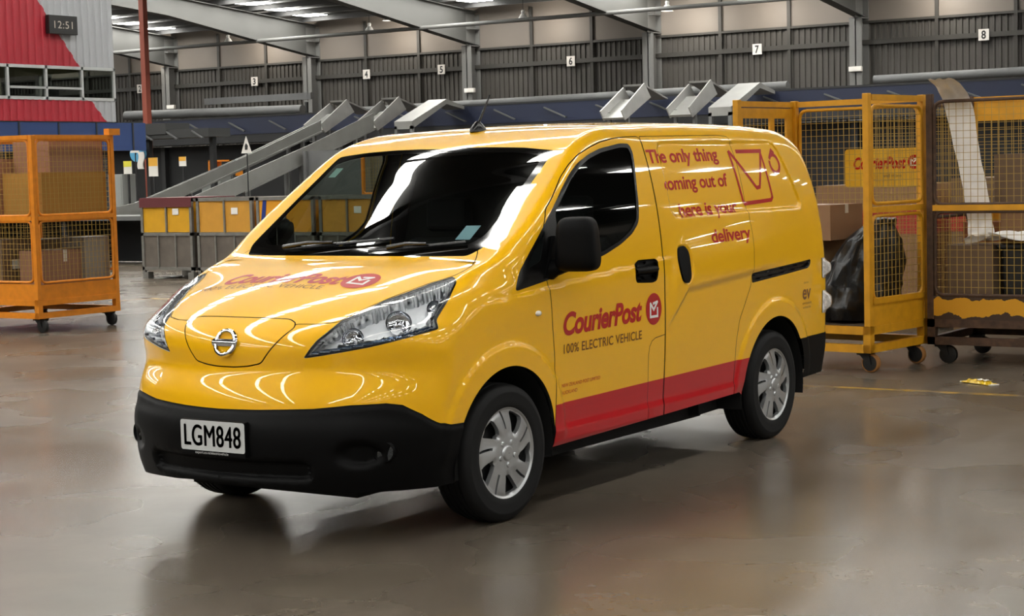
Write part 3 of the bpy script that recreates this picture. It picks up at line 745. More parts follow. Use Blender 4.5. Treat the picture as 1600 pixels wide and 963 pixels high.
# mirrors
for sgn in (1,-1):
    d = [o for o in van.children if o.name.startswith('front_door')][0 if sgn > 0 else 1]
    def sq(t,e): c = math.cos(t); s = math.sin(t); return math.copysign(abs(c)**e,c), math.copysign(abs(s)**e,s)
    Mz = Matrix.Translation((-.405,1.005,1.222))@Matrix.Rotation(R(12),4,'Z') if sgn > 0 else Matrix.Translation((-.56,-.93,1.222))@Matrix.Rotation(R(-84),4,'Z')   # the far one is folded in
    def mir(u,v):
        a = 2*math.pi*u; b = math.pi*(v-.5); cy,cz = sq(a,.42); cb,sb = sq(b,.5)
        z = cz*.125*cb; taper = 1-.10*(z/.125)
        x = .085*sb
        return Mz@Vector((x*(1.0 if x > 0 else .55), sgn*cy*.098*cb*taper, z))
    m = MB(); m.grid(mir,48,24); mo = vbuild('door_mirror', m, BLK, d)
    m = MB(); m.tube([Mz@Vector((.0,-sgn*.06,-.09)),(-.37,sgn*.90,1.115),(-.37,sgn*.865,1.10)],[.035,.038,.045],10)
    m.prism([(-.30,1.068),(-.46,1.095),(-.44,1.20),(-.40,1.26)], .862*sgn,.884*sgn,'y'); m.build('mirror_foot', BLK, mo)
    m = MB(); m.prism(round_poly([(-.083,-.105),(.083,-.105),(.075,.105),(-.075,.105)],.03),-.050,-.047,'x',Mz); m.build('mirror_glass', mat('mirror_silver','#c8cdd2',.02,metal=1.), mo)
# wipers
def ws_pt(y,z,off):
    P = on_skin(np.array([[0,y,z]]),0,-.2); n = normals(P)[0]; return Vector(P[0]+n*off)
for piv,arm,tip in (((-.42,1.205),(-.12,1.222),(.20,1.252)),((.22,1.205),(.42,1.215),(.60,1.235))):
    m = MB(); m.tube([ws_pt(*piv,.022),ws_pt(piv[0]*.5+arm[0]*.5,piv[1]*.5+arm[1]*.5,.036),ws_pt(*arm,.03)],[.012,.009,.006],8); w = vbuild('wiper', m, TRIM)
    m = MB(); y0 = arm[0]-.30; m.tube([ws_pt(y0+(tip[0]-y0)*t,arm[1]-.018+(tip[1]-arm[1]+.018)*t,.013) for t in np.linspace(0,1,9)],.0075,6); m.build('wiper_blade', TRIM, w)
# aerial
ap = on_skin(np.array([[-1.076,0,1.8]]),2,1.78)[0]
m = MB(); m.lathe([(.042,-.004),(.040,.01),(.026,.03),(.014,.045),(.008,.05)],20,Matrix.Translation(ap)@Matrix.Diagonal((1.5,.8,1,1))); m.tube([Vector(ap)+Vector((-.005,0,.04)),Vector(ap)+Vector((-.115,0,.185))],[.006,.0045],8); vbuild('aerial', m, TRIM)
# stickers inside the screen
for y,z,w,h,c in ((-.60,1.585,.05,.045,'#9fc7c0'),(.545,1.295,.075,.06,'#a9d3e6')):
    P = [ws_pt(y+a*w/2,z+b*h/2,-.012) for a,b in ((-1,-1),(1,-1),(1,1),(-1,1))]; m = MB(); m.add(P,[(0,1,2,3)]); m.add([p+Vector((-.001,0,-.001)) for p in P],[(3,2,1,0)]); vbuild('screen_sticker', m, mat('sticker'+c[1:],c,.6), screen if False else van)
# ---- wheels
def polar_disc(r0,r1,nr,nt,zf):
    r = np.linspace(r0,r1,nr+1); t = np.arange(nt)*2*math.pi/nt
    Rr,Tt = np.meshgrid(r,t,indexing='ij'); V = np.stack([Rr*np.cos(Tt),Rr*np.sin(Tt),zf(Rr,Tt)],-1).reshape(-1,3)
    i,j = np.meshgrid(np.arange(nr),np.arange(nt),indexing='ij'); i=i.ravel();j=j.ravel();j2=(j+1)%nt
    a,b,c,d = i*nt+j,(i+1)*nt+j,(i+1)*nt+j2,i*nt+j2
    return V, np.vstack([np.stack([a,b,c],1),np.stack([a,c,d],1)])
def hub_fields(V):
    r = np.hypot(V[:,0],V[:,1]); th = np.arctan2(V[:,1],V[:,0]); sw = 1.9*(r-.06)
    ph = (th-sw+R(20))%R(72); ph = np.where(ph > R(36),ph-R(72),ph)          # 0 at the slot in the middle of a twin spoke
    po = np.abs(np.abs(ph)-R(36)) if False else R(36)-np.abs(ph)
    wo = .043*np.clip((r-.085)/.085,0,1)**.7+.002
    opening = np.maximum.reduce([po*r-wo, .098-r, r-.183])
    slot = np.maximum.reduce([np.abs(ph+R(1))*r-.0055, .105-r, r-.188])
    return opening, slot, ph, po
def hubcap_mesh():
    def zf(r,t):
        z = .012-.55*(r-.05)**2*np.where(r > .05,1,0)
        V = np.stack([r*np.cos(t),r*np.sin(t)],-1).reshape(-1,2); _,_,ph,po = hub_fields(V); ph = ph.reshape(r.shape); po = po.reshape(r.shape)
        z = z-.016*np.clip(1-po*r/.028,0,1)**1.5*sst(.07,.12,r)*(1-sst(.17,.195,r))                       # spokes fall off into the openings
        z = z+.004*np.sin(np.clip(ph/R(30),-1,1)*math.pi)*sst(.06,.1,r)*(1-sst(.17,.19,r))                   # each spoke half is tilted
        z = z+.010*sst(.186,.200,r)-.006*sst(.207,.215,r)
        z = z+.010*(1-sst(.030,.036,r))-.006*(1-sst(.0,.024,r))*0
        for k in range(5):
            a = 2*math.pi*k/5+R(20); d = np.hypot(r*np.cos(t)-.052*np.cos(a),r*np.sin(t)-.052*np.sin(a)); z = z+.007*(1-sst(.009,.012,d))
        return z
    M = polar_disc(.002,.216,64,300,zf)
    _,M = split(M, lambda V: hub_fields(V)[0], False); _,M = split(M, lambda V: hub_fields(V)[1], False)
    D = np.zeros_like(M[0]); D[:,2] = -.022; return join(M, walls(M,D))
HUB = hubcap_mesh()
mh = None
def wheel(x, sgn):
    yc = sgn*.765
    Mw = Matrix.Translation((x,yc,.3105))@Matrix.Rotation(-R(90)*sgn,4,'X')
    if x == 0: Mw = Matrix.Translation((x,yc,.3105))@Matrix.Rotation(R(-2.5),4,'Z')@Matrix.Translation((-x,-yc,-.3105))@Mw
    if sgn < 0: Mw = Mw@Matrix.Rotation(math.pi,4,'Z')
    m = MB(); prof = [(.196,-.085),(.205,-.094),(.235,-.100),(.270,-.099),(.294,-.092),(.304,-.082),(.3085,-.068)]
    for a in (-.045,-.016,.016,.045): prof += [(.3105,a-.008),(.303,a-.005),(.303,a+.005),(.3105,a+.008)]
    prof += [(.3085,.068),(.304,.082),(.294,.092),(.276,.098),(.273,.0995),(.268,.0995),(.262,.0985),(.235,.1005),(.212,.097),(.205,.094),(.196,.085)]
    m.lathe(prof,72,Mw); w = vbuild('wheel', m, RUB)
    Mh = Mw@Matrix.Translation((0,0,.084))@Matrix.Diagonal((1.03,1.03,1,1)); Vh = np.array([Mh@Vector(v) for v in HUB[0]]) if True else None
    o = np_mesh('hubcap', Vh, HUB[1], None, w, SIL); o.data.set_sharp_from_angle(angle=R(35))
    m = MB(); m.lathe([(.207,.075),(.20,.085),(.197,.06),(.19,.045),(.06,.048),(.0005,.05)],48,Mw); m.lathe([(.207,.075),(.212,.09),(.207,.092),(.203,.088)],48,Mw); m.build('steel_rim', mat('rim_black','#1a1a1b',.5,metal=.3), w)
for x in (0,-2.725):
    for sgn in (1,-1): wheel(x, sgn)
# ---- arches, underbody, cabin
for A in (AF,AR):
    for sgn in (1,-1):
        cx,cz,Rr = A; m = MB(); 
        prof = [(Rr+.004,.855),(Rr+.012,.80),(Rr+.012,.50)]
        n = 24; vs = []; 
        angs = [R(-12)+R(204)*k/n for k in range(n+1)]
        rows = [[(cx+r*math.cos(a),sgn*y,cz+r*math.sin(a)) for a in angs] for r,y in prof]
        vs = sum(rows,[]); fs = [(i*(n+1)+k,(i+1)*(n+1)+k,(i+1)*(n+1)+k+1,i*(n+1)+k+1) for i in range(2) for k in range(n)]
        m.add(vs,fs,True); m.add(rows[-1]+[(cx,sgn*.5,.25)],[(k,k+1,n+1) for k in range(n)])
        vbuild('arch_liner', m, mat('liner_black','#0a0a0a',.9))
m = MB(); m.box(-3.4,.60,-.48,.48,.175,.36); m.box(-2.24,-.44,-.64,.64,.18,.34); m.box(-3.45,-3.15,-.8,.8,.34,.40); m.cyl((0,-.7,.31),(0,.7,.31),.035); m.cyl((-2.725,-.7,.31),(-2.725,.7,.31),.045); m.bar((-2.1,.66,.24),(-2.55,.66,.25),.09,.07)
vbuild('underbody', m, mat('underbody_black','#0c0c0d',.85))
m = MB(); m.grid(lambda u,v: (.05-.50*u-.05*math.sin(math.pi*u), -.74+1.48*v, 1.165-.02*u-.10*u*u+.035*math.sin(math.pi*u)*math.exp(-((v-.27)/.16)**2)),14,24); m.box(-.47,-.35,-.76,.76,.62,1.05); vbuild('dashboard', m, DASH)
m = MB(); Ms = Matrix.Translation((-.62,-.37,1.06))@Matrix.Rotation(R(-62),4,'Y'); m.tube([Ms@Vector((.185*math.cos(t),.185*math.sin(t),0)) for t in np.linspace(0,2*math.pi,40,endpoint=False)],.015,8,True)
for a in (0,120,240): m.bar(Ms@Vector((0,0,-.02)),Ms@Vector((.18*math.cos(R(a+90)),.18*math.sin(R(a+90)),0)),.035,.015)
m.cyl(Ms@Vector((0,0,-.25)),Ms@Vector((0,0,.0)),.045); vbuild('steering_wheel', m, TRIM)
for y in (.38,-.38):
    m = MB(); m.prism(round_poly([(-.75,.62),(-.77,.74),(-1.18,.70),(-1.22,.60)],.05),y-.25,y+.25); m.prism(round_poly([(-1.14,.68),(-1.26,1.20),(-1.36,1.22),(-1.28,.66)],.06),y-.24,y+.24); s = vbuild('seat', m, mat('seat_cloth','#1c1d20',.9,bump=.2,bscale=120), bevel=.03)
    m = MB(); m.prism(round_poly([(-1.28,1.25),(-1.29,1.43),(-1.38,1.42),(-1.37,1.24)],.04),y-.13,y+.13); m.build('headrest', MATS['seat_cloth'], s, .02)
m = MB(); m.box(-1.50,-1.47,-.83,.83,.40,1.16); m.prism([(-.80,1.16),(.80,1.16),(.66,1.70),(-.66,1.70)],-1.50,-1.47,'x'); vbuild('bulkhead', m, DARK)
m = MB(); m.box(-1.5,.3,-.78,.78,.36,.40); vbuild('cab_floor', m, DARK)
# ================================================================= things in the hall
rnd = random.Random(7)
ORANGE = mat('cage_orange','#d98212',.5,var=.10,vscale=14); CYEL = mat('cage_yellow','#cf9312',.5,var=.10,vscale=12)
RUST = mat('cage_rust','#4a3424',.7,var=.35,vscale=18); GALV = mat('galvanised','#85837e',.45,metal=.5,var=.12,vscale=10)
CARD = mat('cardboard','#8c6a4c',.8,var=.06,vscale=5); CARDD = mat('cardboard_dark','#6f5a46',.8,var=.08,vscale=5); CARDL = mat('cardboard_light','#a58a6a',.8,var=.06,vscale=5)
TAPE = mat('packing_tape','#cfc8ba',.35); PAPER = mat('white_paper','#dedcd6',.7); WIREY = mat('wire_yellow','#a8893f',.5); CASTER = mat('caster_black','#161616',.6); TYREO = mat('caster_tan','#9a6a35',.6)
CHUTE = mat('chute_steel','#8b8b88',.42,metal=.35,var=.10,vscale=1.6); DKST = mat('machine_dark','#1c1d1f',.7); NAVY = mat('navy_panel','#0b1733',.55,var=.08,vscale=1.); GREYM = mat('machine_grey','#5e5f5f',.6,var=.08,vscale=2.)
def peel_mat():
    """yellow paint flaking off brown steel"""
    if 'peeling_paint' in MATS: return MATS['peeling_paint']
    m = bpy.data.materials.new('peeling_paint'); m.use_nodes = True; nt = m.node_tree; b = nt.nodes['Principled BSDF']; L = nt.links.new
    tc = nt.nodes.new('ShaderNodeTexCoord'); n = nt.nodes.new('ShaderNodeTexNoise'); n.inputs['Scale'].default_value = 9; n.inputs['Detail'].default_value = 6; L(tc.outputs['Object'],n.inputs['Vector'])
    sp = nt.nodes.new('ShaderNodeSeparateXYZ'); L(tc.outputs['Object'],sp.inputs[0])
    e = nt.nodes.new('ShaderNodeMath'); e.operation = 'SUBTRACT'; L(sp.outputs[2],e.inputs[0]); e.inputs[1].default_value = .44
    a = nt.nodes.new('ShaderNodeMath'); a.operation = 'ABSOLUTE'; L(e.outputs[0],a.inputs[0])
    k = nt.nodes.new('ShaderNodeMath'); k.operation = 'MULTIPLY_ADD'; L(n.outputs[0],k.inputs[0]); k.inputs[1].default_value = .12; L(a.outputs[0],k.inputs[2])
    r = nt.nodes.new('ShaderNodeValToRGB'); r.color_ramp.interpolation = 'CONSTANT'; r.color_ramp.elements[0].color = lin('#cf9312'); r.color_ramp.elements[1].position = .118; r.color_ramp.elements[1].color = lin('#3d2a1c'); L(k.outputs[0],r.inputs[0])
    L(r.outputs[0],b.inputs['Base Color']); b.inputs['Roughness'].default_value = .6; MATS['peeling_paint'] = m; return m
def copy_tree(o, parent=None):
    c = o.copy(); COL.objects.link(c)
    if parent is not None: c.parent = parent
    for ch in list(o.children): copy_tree(ch, c)
    return c
def rrect(u0,u1,v0,v1,r=.06,n=5):
    return [tuple(p) for p in round_poly([(u0,v0),(u1,v0),(u1,v1),(u0,v1)],r,n)]
def wire_panel(P, u0,u1,z0,z1, pitch, w=.0034, name='wire_mesh', m=None, parent=None, pv=None):
    """grid of wires; P maps (u,z) to local space"""
    mb = MB(); n = max(1,round((u1-u0)/pitch)); k = max(1,round((z1-z0)/(pv or pitch)))
    for i in range(1,n): u = u0+(u1-u0)*i/n; mb.bar(P(u,z0),P(u,z1),w)
    for i in range(1,k): z = z0+(z1-z0)*i/k; mb.bar(P(u0,z),P(u1,z),w)
    return mb.build(name, m or WIREY, parent)
def cage(name, loc, rz, w, d, h, m, faces, label, cat='roll cage', group=None, mr=None, base=(.15,.345), tread=False):
    t = empty(name, loc, rz, label, cat, group); mr = mr or m; b0,b1 = base
    mb = MB()
    for z in (b0+.03,b1-.03):
        mb.box(-w/2,w/2,-d/2,-d/2+.05,z-.03,z+.03); mb.box(-w/2,w/2,d/2-.05,d/2,z-.03,z+.03); mb.box(-w/2,-w/2+.05,-d/2,d/2,z-.03,z+.03); mb.box(w/2-.05,w/2,-d/2,d/2,z-.03,z+.03)
    for sx in (-1,1):
        for sy in (-1,1): mb.box(sx*w/2-.03*(1+sx),sx*w/2+.03*(1-sx),sy*d/2-.03*(1+sy),sy*d/2+.03*(1-sy),b0,b1)
    mb.build('base_frame', mr, t)
    mb = MB(); mb.box(-w/2+.02,w/2-.02,-d/2+.02,d/2-.02,b1-.03,b1); mb.build('deck', mat('deck_steel','#4a3c2c',.7,var=.2), t)
    for sx in (-1,1):
        for sy in (-1,1): mb = MB(); mb.box(sx*(w/2-.025)-.025,sx*(w/2-.025)+.025,sy*(d/2-.025)-.025,sy*(d/2-.025)+.025,b1,h); mb.build('post', m, t, .004)
    for sx in (-1,1):
        for sy in (-1,1):
            cx,cy = sx*(w/2-.09),sy*(d/2-.09); mb = MB(); mb.box(cx-.05,cx+.05,cy-.05,cy+.05,b0-.02,b0); mb.prism([(cx-.035,b0-.02),(cx+.045,b0-.02),(cx+.06,.06),(cx+.03,.06)],cy-.035,cy-.028,'y'); mb.prism([(cx-.035,b0-.02),(cx+.045,b0-.02),(cx+.06,.06),(cx+.03,.06)],cy+.028,cy+.035,'y'); c = mb.build('caster', CASTER, t)
            mb = MB(); M4 = Matrix.Translation((cx+.045,cy,.07))@Matrix.Rotation(R(90),4,'X'); mb.lathe([(.010,-.024),(.054,-.024),(.068,-.018),(.070,0),(.068,.018),(.054,.024),(.010,.024)],20,M4,closed=True); w_o = mb.build('wheel', CASTER, c)
            if tread: mb = MB(); mb.lathe([(.058,-.0255),(.069,-.019),(.0715,0),(.069,.019),(.058,.0255)],24,M4); mb.data_name = 'tread'; link_mesh('wheel', mb.mesh('wheel'), c, TYREO)
    for side,els in faces.items():
        if side in ('front','back'):
            yy = -d/2+.012 if side == 'front' else d/2-.012; P = lambda u,z,yy=yy: (u,yy,z); U0,U1 = -w/2+.05,w/2-.05
        else:
            xx = -w/2+.012 if side == 'left' else w/2-.012; P = lambda u,z,xx=xx: (xx,u,z); U0,U1 = -d/2+.05,d/2-.05
        def slab(mb,u0,u1,z0,z1,th=.02):
            a = Vector(P(u0,z0)); b = Vector(P(u1,z1)); q = th/2
            lo = [min(a[i],b[i]) for i in range(3)]; hi = [max(a[i],b[i]) for i in range(3)]; k = 1 if side in ('front','back') else 0
            lo[k] -= q; hi[k] += q; mb.box(lo[0],hi[0],lo[1],hi[1],lo[2],hi[2])
        for e in els:
            if e[0] == 'mesh':
                _,z0,z1,pitch,fm = e[:5]; u0,u1 = (e[5],e[6]) if len(e) > 5 else (U0,U1)
                mb = MB(); mb.tube([P(u,z) for u,z in rrect(u0+.015,u1-.015,z0,z1,.07)],.014,8,True); p_ = mb.build('mesh_panel', fm, t); wire_panel(P,u0+.02,u1-.02,z0+.005,z1-.005,pitch,m=e[7] if len(e) > 7 else WIREY,parent=p_)
            elif e[0] == 'plate':
                mb = MB(); slab(mb,U0,U1,e[1],e[2],.012); mb.build('kick_plate' if e[1] < 1 else 'side_plate', e[3], t)
            elif e[0] == 'rail':
                mb = MB(); slab(mb,U0,U1,e[1]-.022,e[1]+.022,.035); mb.build('rail', e[2], t)
            elif e[0] == 'window_panel':                       # sheet panel with meshed openings
                mb = MB(); us = e[3]; mm = e[4]
                zs = [e[1]]+[z for a in e[5] for z in a]+[e[2]]
                for a,b in zip(zs[::2],zs[1::2]): slab(mb,U0,U1,a,b)
                ul = [U0]+[v for a in us for v in a]+[U1]
                for a,b in zip(ul[::2],ul[1::2]):
                    for z0,z1 in e[5]: slab(mb,a,b,z0,z1)
                p_ = mb.build('window_panel', mm, t)
                for a,b in us:
                    for z0,z1 in e[5]: wire_panel(P,a,b,z0,z1,.055,.0038,m=WIREY,parent=p_)
    return t
def carton(loc, rz, sx, sy, sz, m, label, tape=True, group=None, flap=True, lab=False, cat='box'):
    t = empty('cardboard_box', loc, rz, label, cat, group); mb = MB(); g = .002
    mb.box(-sx/2,sx/2,-sy/2,sy/2,0,sz-.004); mb.box(-sx/2,sx/2,-sy/2,-g,sz-.004,sz); mb.box(-sx/2,sx/2,g,sy/2,sz-.004,sz); mb.build('carton', m, t, .004)
    if tape: mb = MB(); mb.box(-sx/2-.001,sx/2+.001,-.025,.025,sz,sz+.001); mb.box(-sx/2-.0015,-sx/2-.0005,-.025,.025,sz*.75,sz); mb.box(sx/2+.0005,sx/2+.0015,-.025,.025,sz*.75,sz); mb.build('tape', TAPE, t)
    if lab: mb = MB(); mb.box(sx*.05,sx*.05+.16,-sy/2-.0015,-sy/2-.0005,sz*.45,sz*.45+.11); mb.box(sx/2+.0005,sx/2+.0015,-sy*.2,-sy*.2+.15,sz*.5,sz*.5+.1); mb.build('address_label', PAPER, t)
    return t
def local(t, x, y, z=0.):
    c,s = math.cos(t.rotation_euler[2]),math.sin(t.rotation_euler[2]); return (t.location[0]+c*x-s*y, t.location[1]+s*x+c*y, t.location[2]+z)
# ---- right-hand cages
wA,dA = 1.18,.88; rzA = math.atan2(.9925,.122); C0 = Vector((-5.88,.13,0)); ex = Vector((.122,.9925,0)); ey = Vector((-.9925,.122,0)); cA = C0-ex*wA/2+ey*dA/2
A_ = cage('roll_cage', cA, rzA, wA, dA, 2.06, CYEL, {
 'right':[('mesh',1.25,1.97,.055,CYEL),('mesh',.54,1.16,.055,CYEL),('plate',.345,.52,CYEL),('rail',1.205,CYEL),('rail',2.03,CYEL),('rail',.53,CYEL)],
 'back':[('mesh',.50,1.98,.05,CYEL),('rail',2.03,CYEL)],
 'left':[('window_panel',.44,2.0,[(-.33,.06),(.12,.30)],CYEL,[(.62,1.42),(1.58,1.92)]),('rail',2.03,CYEL)]},
 'yellow wire roll cage behind the van with an open front and a black sack inside', tread=True)
W = (-5.88,.13)
def inA(x,y,z=.345): return local(A_,x,y,z)
carton(inA(-.33,-.02),rzA,.46,.50,.32,CARD,'small brown box lowest under the box pile behind the van tail',tape=False)
carton(inA(-.275,.04,.667),rzA,.50,.52,.30,CARDL,'brown box in the middle of the pile behind the van tail',tape=False)
carton(inA(-.20,.02,.969),rzA+.02,.66,.50,.27,CARD,'top brown box with white tape behind the van tail',tape=True)
def sack(name, loc, rz, prof, label, cat, seed, m, sq=1.):
    """a slumped plastic sack: rings of noisy folds"""
    t = empty(name, loc, rz, label, cat); mb = MB(); r_ = random.Random(seed); ph = [r_.uniform(0,6.28) for _ in range(12)]
    def fn(u,v):
        a = 2*math.pi*u; k = v*(len(prof)-1); i = min(int(k),len(prof)-2); f = k-i; f = f*f*(3-2*f); z,rx,ry,ox = [prof[i][j]*(1-f)+prof[i+1][j]*f for j in range(4)]
        q = 1+.05*math.sin(5*a+ph[0]+9*v)+.035*math.sin(9*a+ph[1]-13*v)+.03*math.sin(13*a+ph[2]+6*math.sin(7*v+ph[3]))+.02*math.sin(23*a+17*v)
        return (ox+rx*q*math.cos(a), ry*q*math.sin(a), z+.012*math.sin(7*a+ph[4]+11*v)*math.sin(math.pi*v))
    mb.grid(fn,72,36); o = mb.build('sack_body', m, t); return t
BAG = mat('black_sack_plastic','#121315',.32,bump=.5,bscale=14)
b_ = sack('refuse_sack', inA(.245,.03,.347), rzA, [(.012,.02,.02,0),(.02,.28,.32,-.03),(.12,.30,.36,-.03),(.28,.28,.34,.0),(.46,.24,.32,.06),(.62,.18,.27,.12),(.73,.10,.15,.17),(.78,.12,.12,.18),(.79,.01,.01,.18)],'slumped black plastic sack leaning in the open yellow cage','sack',3,BAG)
mb = MB(); mb.bar((-.30,-.36,.03),(-.12,-.39,.15),.035,.004); mb.build('tape_strip', mat('grey_tape','#9a9d97',.4), b_)
# sign board hung on the back of that cage
sg = empty('hanging_sign', local(A_,.22,dA/2+.03,1.36), rzA, 'yellow courier company sign hung on the back of the yellow cage', 'sign')
mb = MB(); mb.prism(rrect(-.36,.36,0,.30,.03),0,.006,'y'); mb.build('sign_board', mat('sign_yellow','#d9a818',.45), sg)
def flat_on(name, M, P, m, parent):
    V,T = M; return np_mesh(name, np.array([P(v[0],v[1]) for v in V]), T, None, parent, m, False)
flat_on('sign_lettering', courier(.46,.085), lambda u,v: (-.28+u,-.002,.145+v), LRED, sg); flat_on('round_mark', disc2(.055), lambda u,v: (.25+u,-.002,.19+v), LRED, sg); flat_on('envelope_mark', envelope2(.06,.009), lambda u,v: (.25+u,-.003,.19+v), WHT, sg); flat_on('small_lettering', text_fit('and more',.16,.025), lambda u,v: (-.02+u,-.002,.075+v), mat('sign_ink','#4a4a3a',.6), sg)
# rusty cage at the edge of the picture
wB,dB = 1.35,.95; cB = (-6.66-dB/2,.27+wB/2,0)
B_ = cage('roll_cage', cB, R(90), wB, dB, 2.06, RUST, {
 'front':[('mesh',1.22,2.0,.055,RUST),('mesh',.53,1.165,.055,RUST),('plate',.345,.52,peel_mat()),('rail',1.195,CYEL)],
 'right':[('mesh',.64,1.98,.055,CYEL),('rail',2.03,CYEL)],'left':[('mesh',1.16,1.98,.055,RUST),('mesh',.5,1.12,.055,RUST)],
 'back':[('window_panel',.44,2.04,[(-.60,-.10),(.05,.42)],CYEL,[(.62,1.05),(1.2,1.86)]),('rail',2.03,CYEL)]},
 'rust brown roll cage with flaking yellow plate at the picture edge', mr=RUST)
def inB(x,y,z=.345): return local(B_,x,y,z)
carton(inB(-.385,-.12),R(90),.36,.42,.56,CARDD,'tall grey brown box on the deck of the rusty cage',tape=False)
carton(inB(-.36,.28),R(92),.5,.3,.72,mat('cardboard_orange','#8a5636',.8,var=.1,vscale=8),'reddish brown carton behind the tall box in the rusty cage',tape=False)
carton(inB(.10,.10,.91),R(90),.60,.55,.30,CARD,'lower wide carton with dark print in the rusty cage',lab=False,tape=False)
carton(inB(.08,.08,1.213),R(90),.66,.5,.38,CARDD,'upper grey brown carton with white label in the rusty cage',lab=True)
t = empty('storage_bin', inB(.13,.02), R(90), 'black plastic bin under the cartons in the rusty cage', 'bin'); mb = MB()
mb.prism([(-.28,0),(.28,0),(.31,.56),(-.31,.56)],-.26,.26,'y'); mb.build('bin_body', mat('bin_black','#151617',.5), t, .02); mb = MB(); mb.box(-.33,.33,-.29,.29,.53,.562); mb.build('bin_rim', MATS['bin_black'], t, .01)
# plastic strip draped through the rusty cage
def ribbon(name, pts, wdt, label, m, parent=None, th=.006, wob=.012):
    t = empty(name, pts[0], 0, label, 'wrapping'); o0 = Vector(pts[0]); P = [Vector(p)-o0 for p in pts]; mb = MB(); N = 60
    def at(s):
        k = s*(len(P)-1); i = min(int(k),len(P)-2); f = k-i; a = P[max(i-1,0)]; b = P[i]; c = P[i+1]; d = P[min(i+2,len(P)-1)]
        return .5*((2*b)+(c-a)*f+(2*a-5*b+4*c-d)*f*f+(3*b-3*c+d-a)*f**3)
    for th_ in (0,th):
        mb.grid(lambda u,v: at(u)+Vector((th_+wob*math.sin(9*v+31*u)*math.sin(13*u)+.02*math.sin(3.1*v+7*u), (v-.5)*wdt, .006*math.sin(17*v+11*u))), N, 10)
    mb.build('plastic_film', m, t); return t
FILM = mat('white_film','#f8f6f4',.45,bump=.35,bscale=16,var=.06,vscale=9)
ribbon('plastic_strip',[(-6.46,.47,2.16),(-6.60,.49,2.09),(-6.75,.50,1.95),(-6.77,.55,1.65),(-6.78,.60,1.40),(-6.79,.64,1.12),(-6.78,.66,.98)],.20,'long white plastic strip hanging over the rusty cage frame',FILM)
t = empty('packing_film', inB(-.10,-.22,.925), R(90), 'crumpled white film lying across the box in the rusty cage', 'wrapping'); mb = MB()
mb.grid(lambda u,v: (-.32+.66*u, -.16+.20*v+.02*math.sin(9*u), .03+.035*math.sin(7*u+5*v)*math.sin(11*v+2)+.03*math.sin(3*u)), 30, 14); mb.grid(lambda u,v: (-.32+.66*u, -.16+.20*v+.02*math.sin(9*u), .022+.035*math.sin(7*u+5*v)*math.sin(11*v+2)+.03*math.sin(3*u)), 30, 14); mb.build('plastic_film', FILM, t)
# second row: a pallet load with red wrap and another cage behind
D_ = cage('roll_cage', (-9.3,2.15,0), R(92), 1.2,.9,2.06,CYEL,{'front':[('window_panel',.44,2.0,[(-.46,-.04),(.06,.46)],CYEL,[(.62,1.05),(1.2,1.86)])],'back':[('mesh',.5,1.98,.06,CYEL)],'left':[('mesh',.5,1.98,.06,CYEL)]},'yellow cage with meshed windows standing behind the rusty cage')
carton(local(D_,-.1,.05,.345),R(92),.9,.65,.9,CARDD,'big grey brown carton inside the rear yellow cage',tape=False)
carton(local(D_,.05,.05,1.247),R(88),.7,.6,.5,CARDL,'pale carton on top inside the rear yellow cage',tape=False)
for k,(x,y,w_,d_,hh,mm,lb) in enumerate(((-9.6,.1,1.1,.9,1.25,CARDD,'dark brown pallet carton seen through the black sack cage mesh'),(-9.9,-1.3,1.15,1.0,1.2,CARD,'brown pallet carton furthest back behind the van roof line'),(-10.6,1.4,1.0,1.0,1.7,CARDD,'tall brown pallet carton behind the hanging company sign'))):
    c_ = carton((x,y,.14),R(90),w_,d_,hh,mm,lb,tape=False); mb = MB()
    for yy in (-.4,0,.4): mb.box(-w_/2,w_/2,yy*d_-.05,yy*d_+.05,-.14,-.02)
    for q in range(5): mb.box(-w_/2+q*w_/4.6,-w_/2+q*w_/4.6+.12,-d_/2,d_/2,-.02,0)
    mb.build('pallet', mat('pallet_wood','#7a6040',.8,var=.15,vscale=9), c_)
    mb = MB(); mb.box(-w_/2-.004,w_/2+.004,-d_/2-.004,d_/2+.004,hh*.62,hh*.80); mb.build('red_band', mat('red_wrap','#a3241f',.45), c_)
# litter on the floor
t = empty('snack_wrapper', (-5.585,1.055,0), R(62), 'yellow snack wrapper lying flat on the concrete by the cages', 'litter'); mb = MB()
mb.grid(lambda u,v: (-.14+.28*u, (v-.5)*.09*(1-.15*math.sin(math.pi*u)), .022*math.sin(math.pi*v)*min(1,6*u,6*(1-u))+.006+.006*math.sin(25*u+3*v)*math.sin(9*v)),36,12); mb.grid(lambda u,v: (-.14+.28*u,(v-.5)*.09*(1-.15*math.sin(math.pi*u)),.002),12,4); mb.build('foil', mat('wrapper_yellow','#d9b51d',.3,coat=.5), t)
mb = MB(); mb.grid(lambda u,v: (-.02+.13*u, -.022+.05*v, .031+.004*math.sin(14*u)),10,6); mb.build('printed_patch', mat('wrapper_white','#e4dfd2',.35), t)
for s in (-1,1): mb = MB(); mb.box(s*.14-.012,s*.14+.012,-.04,.04,.002,.010); mb.build('crimped_end', mat('wrapper_white','#e4dfd2',.35), t)
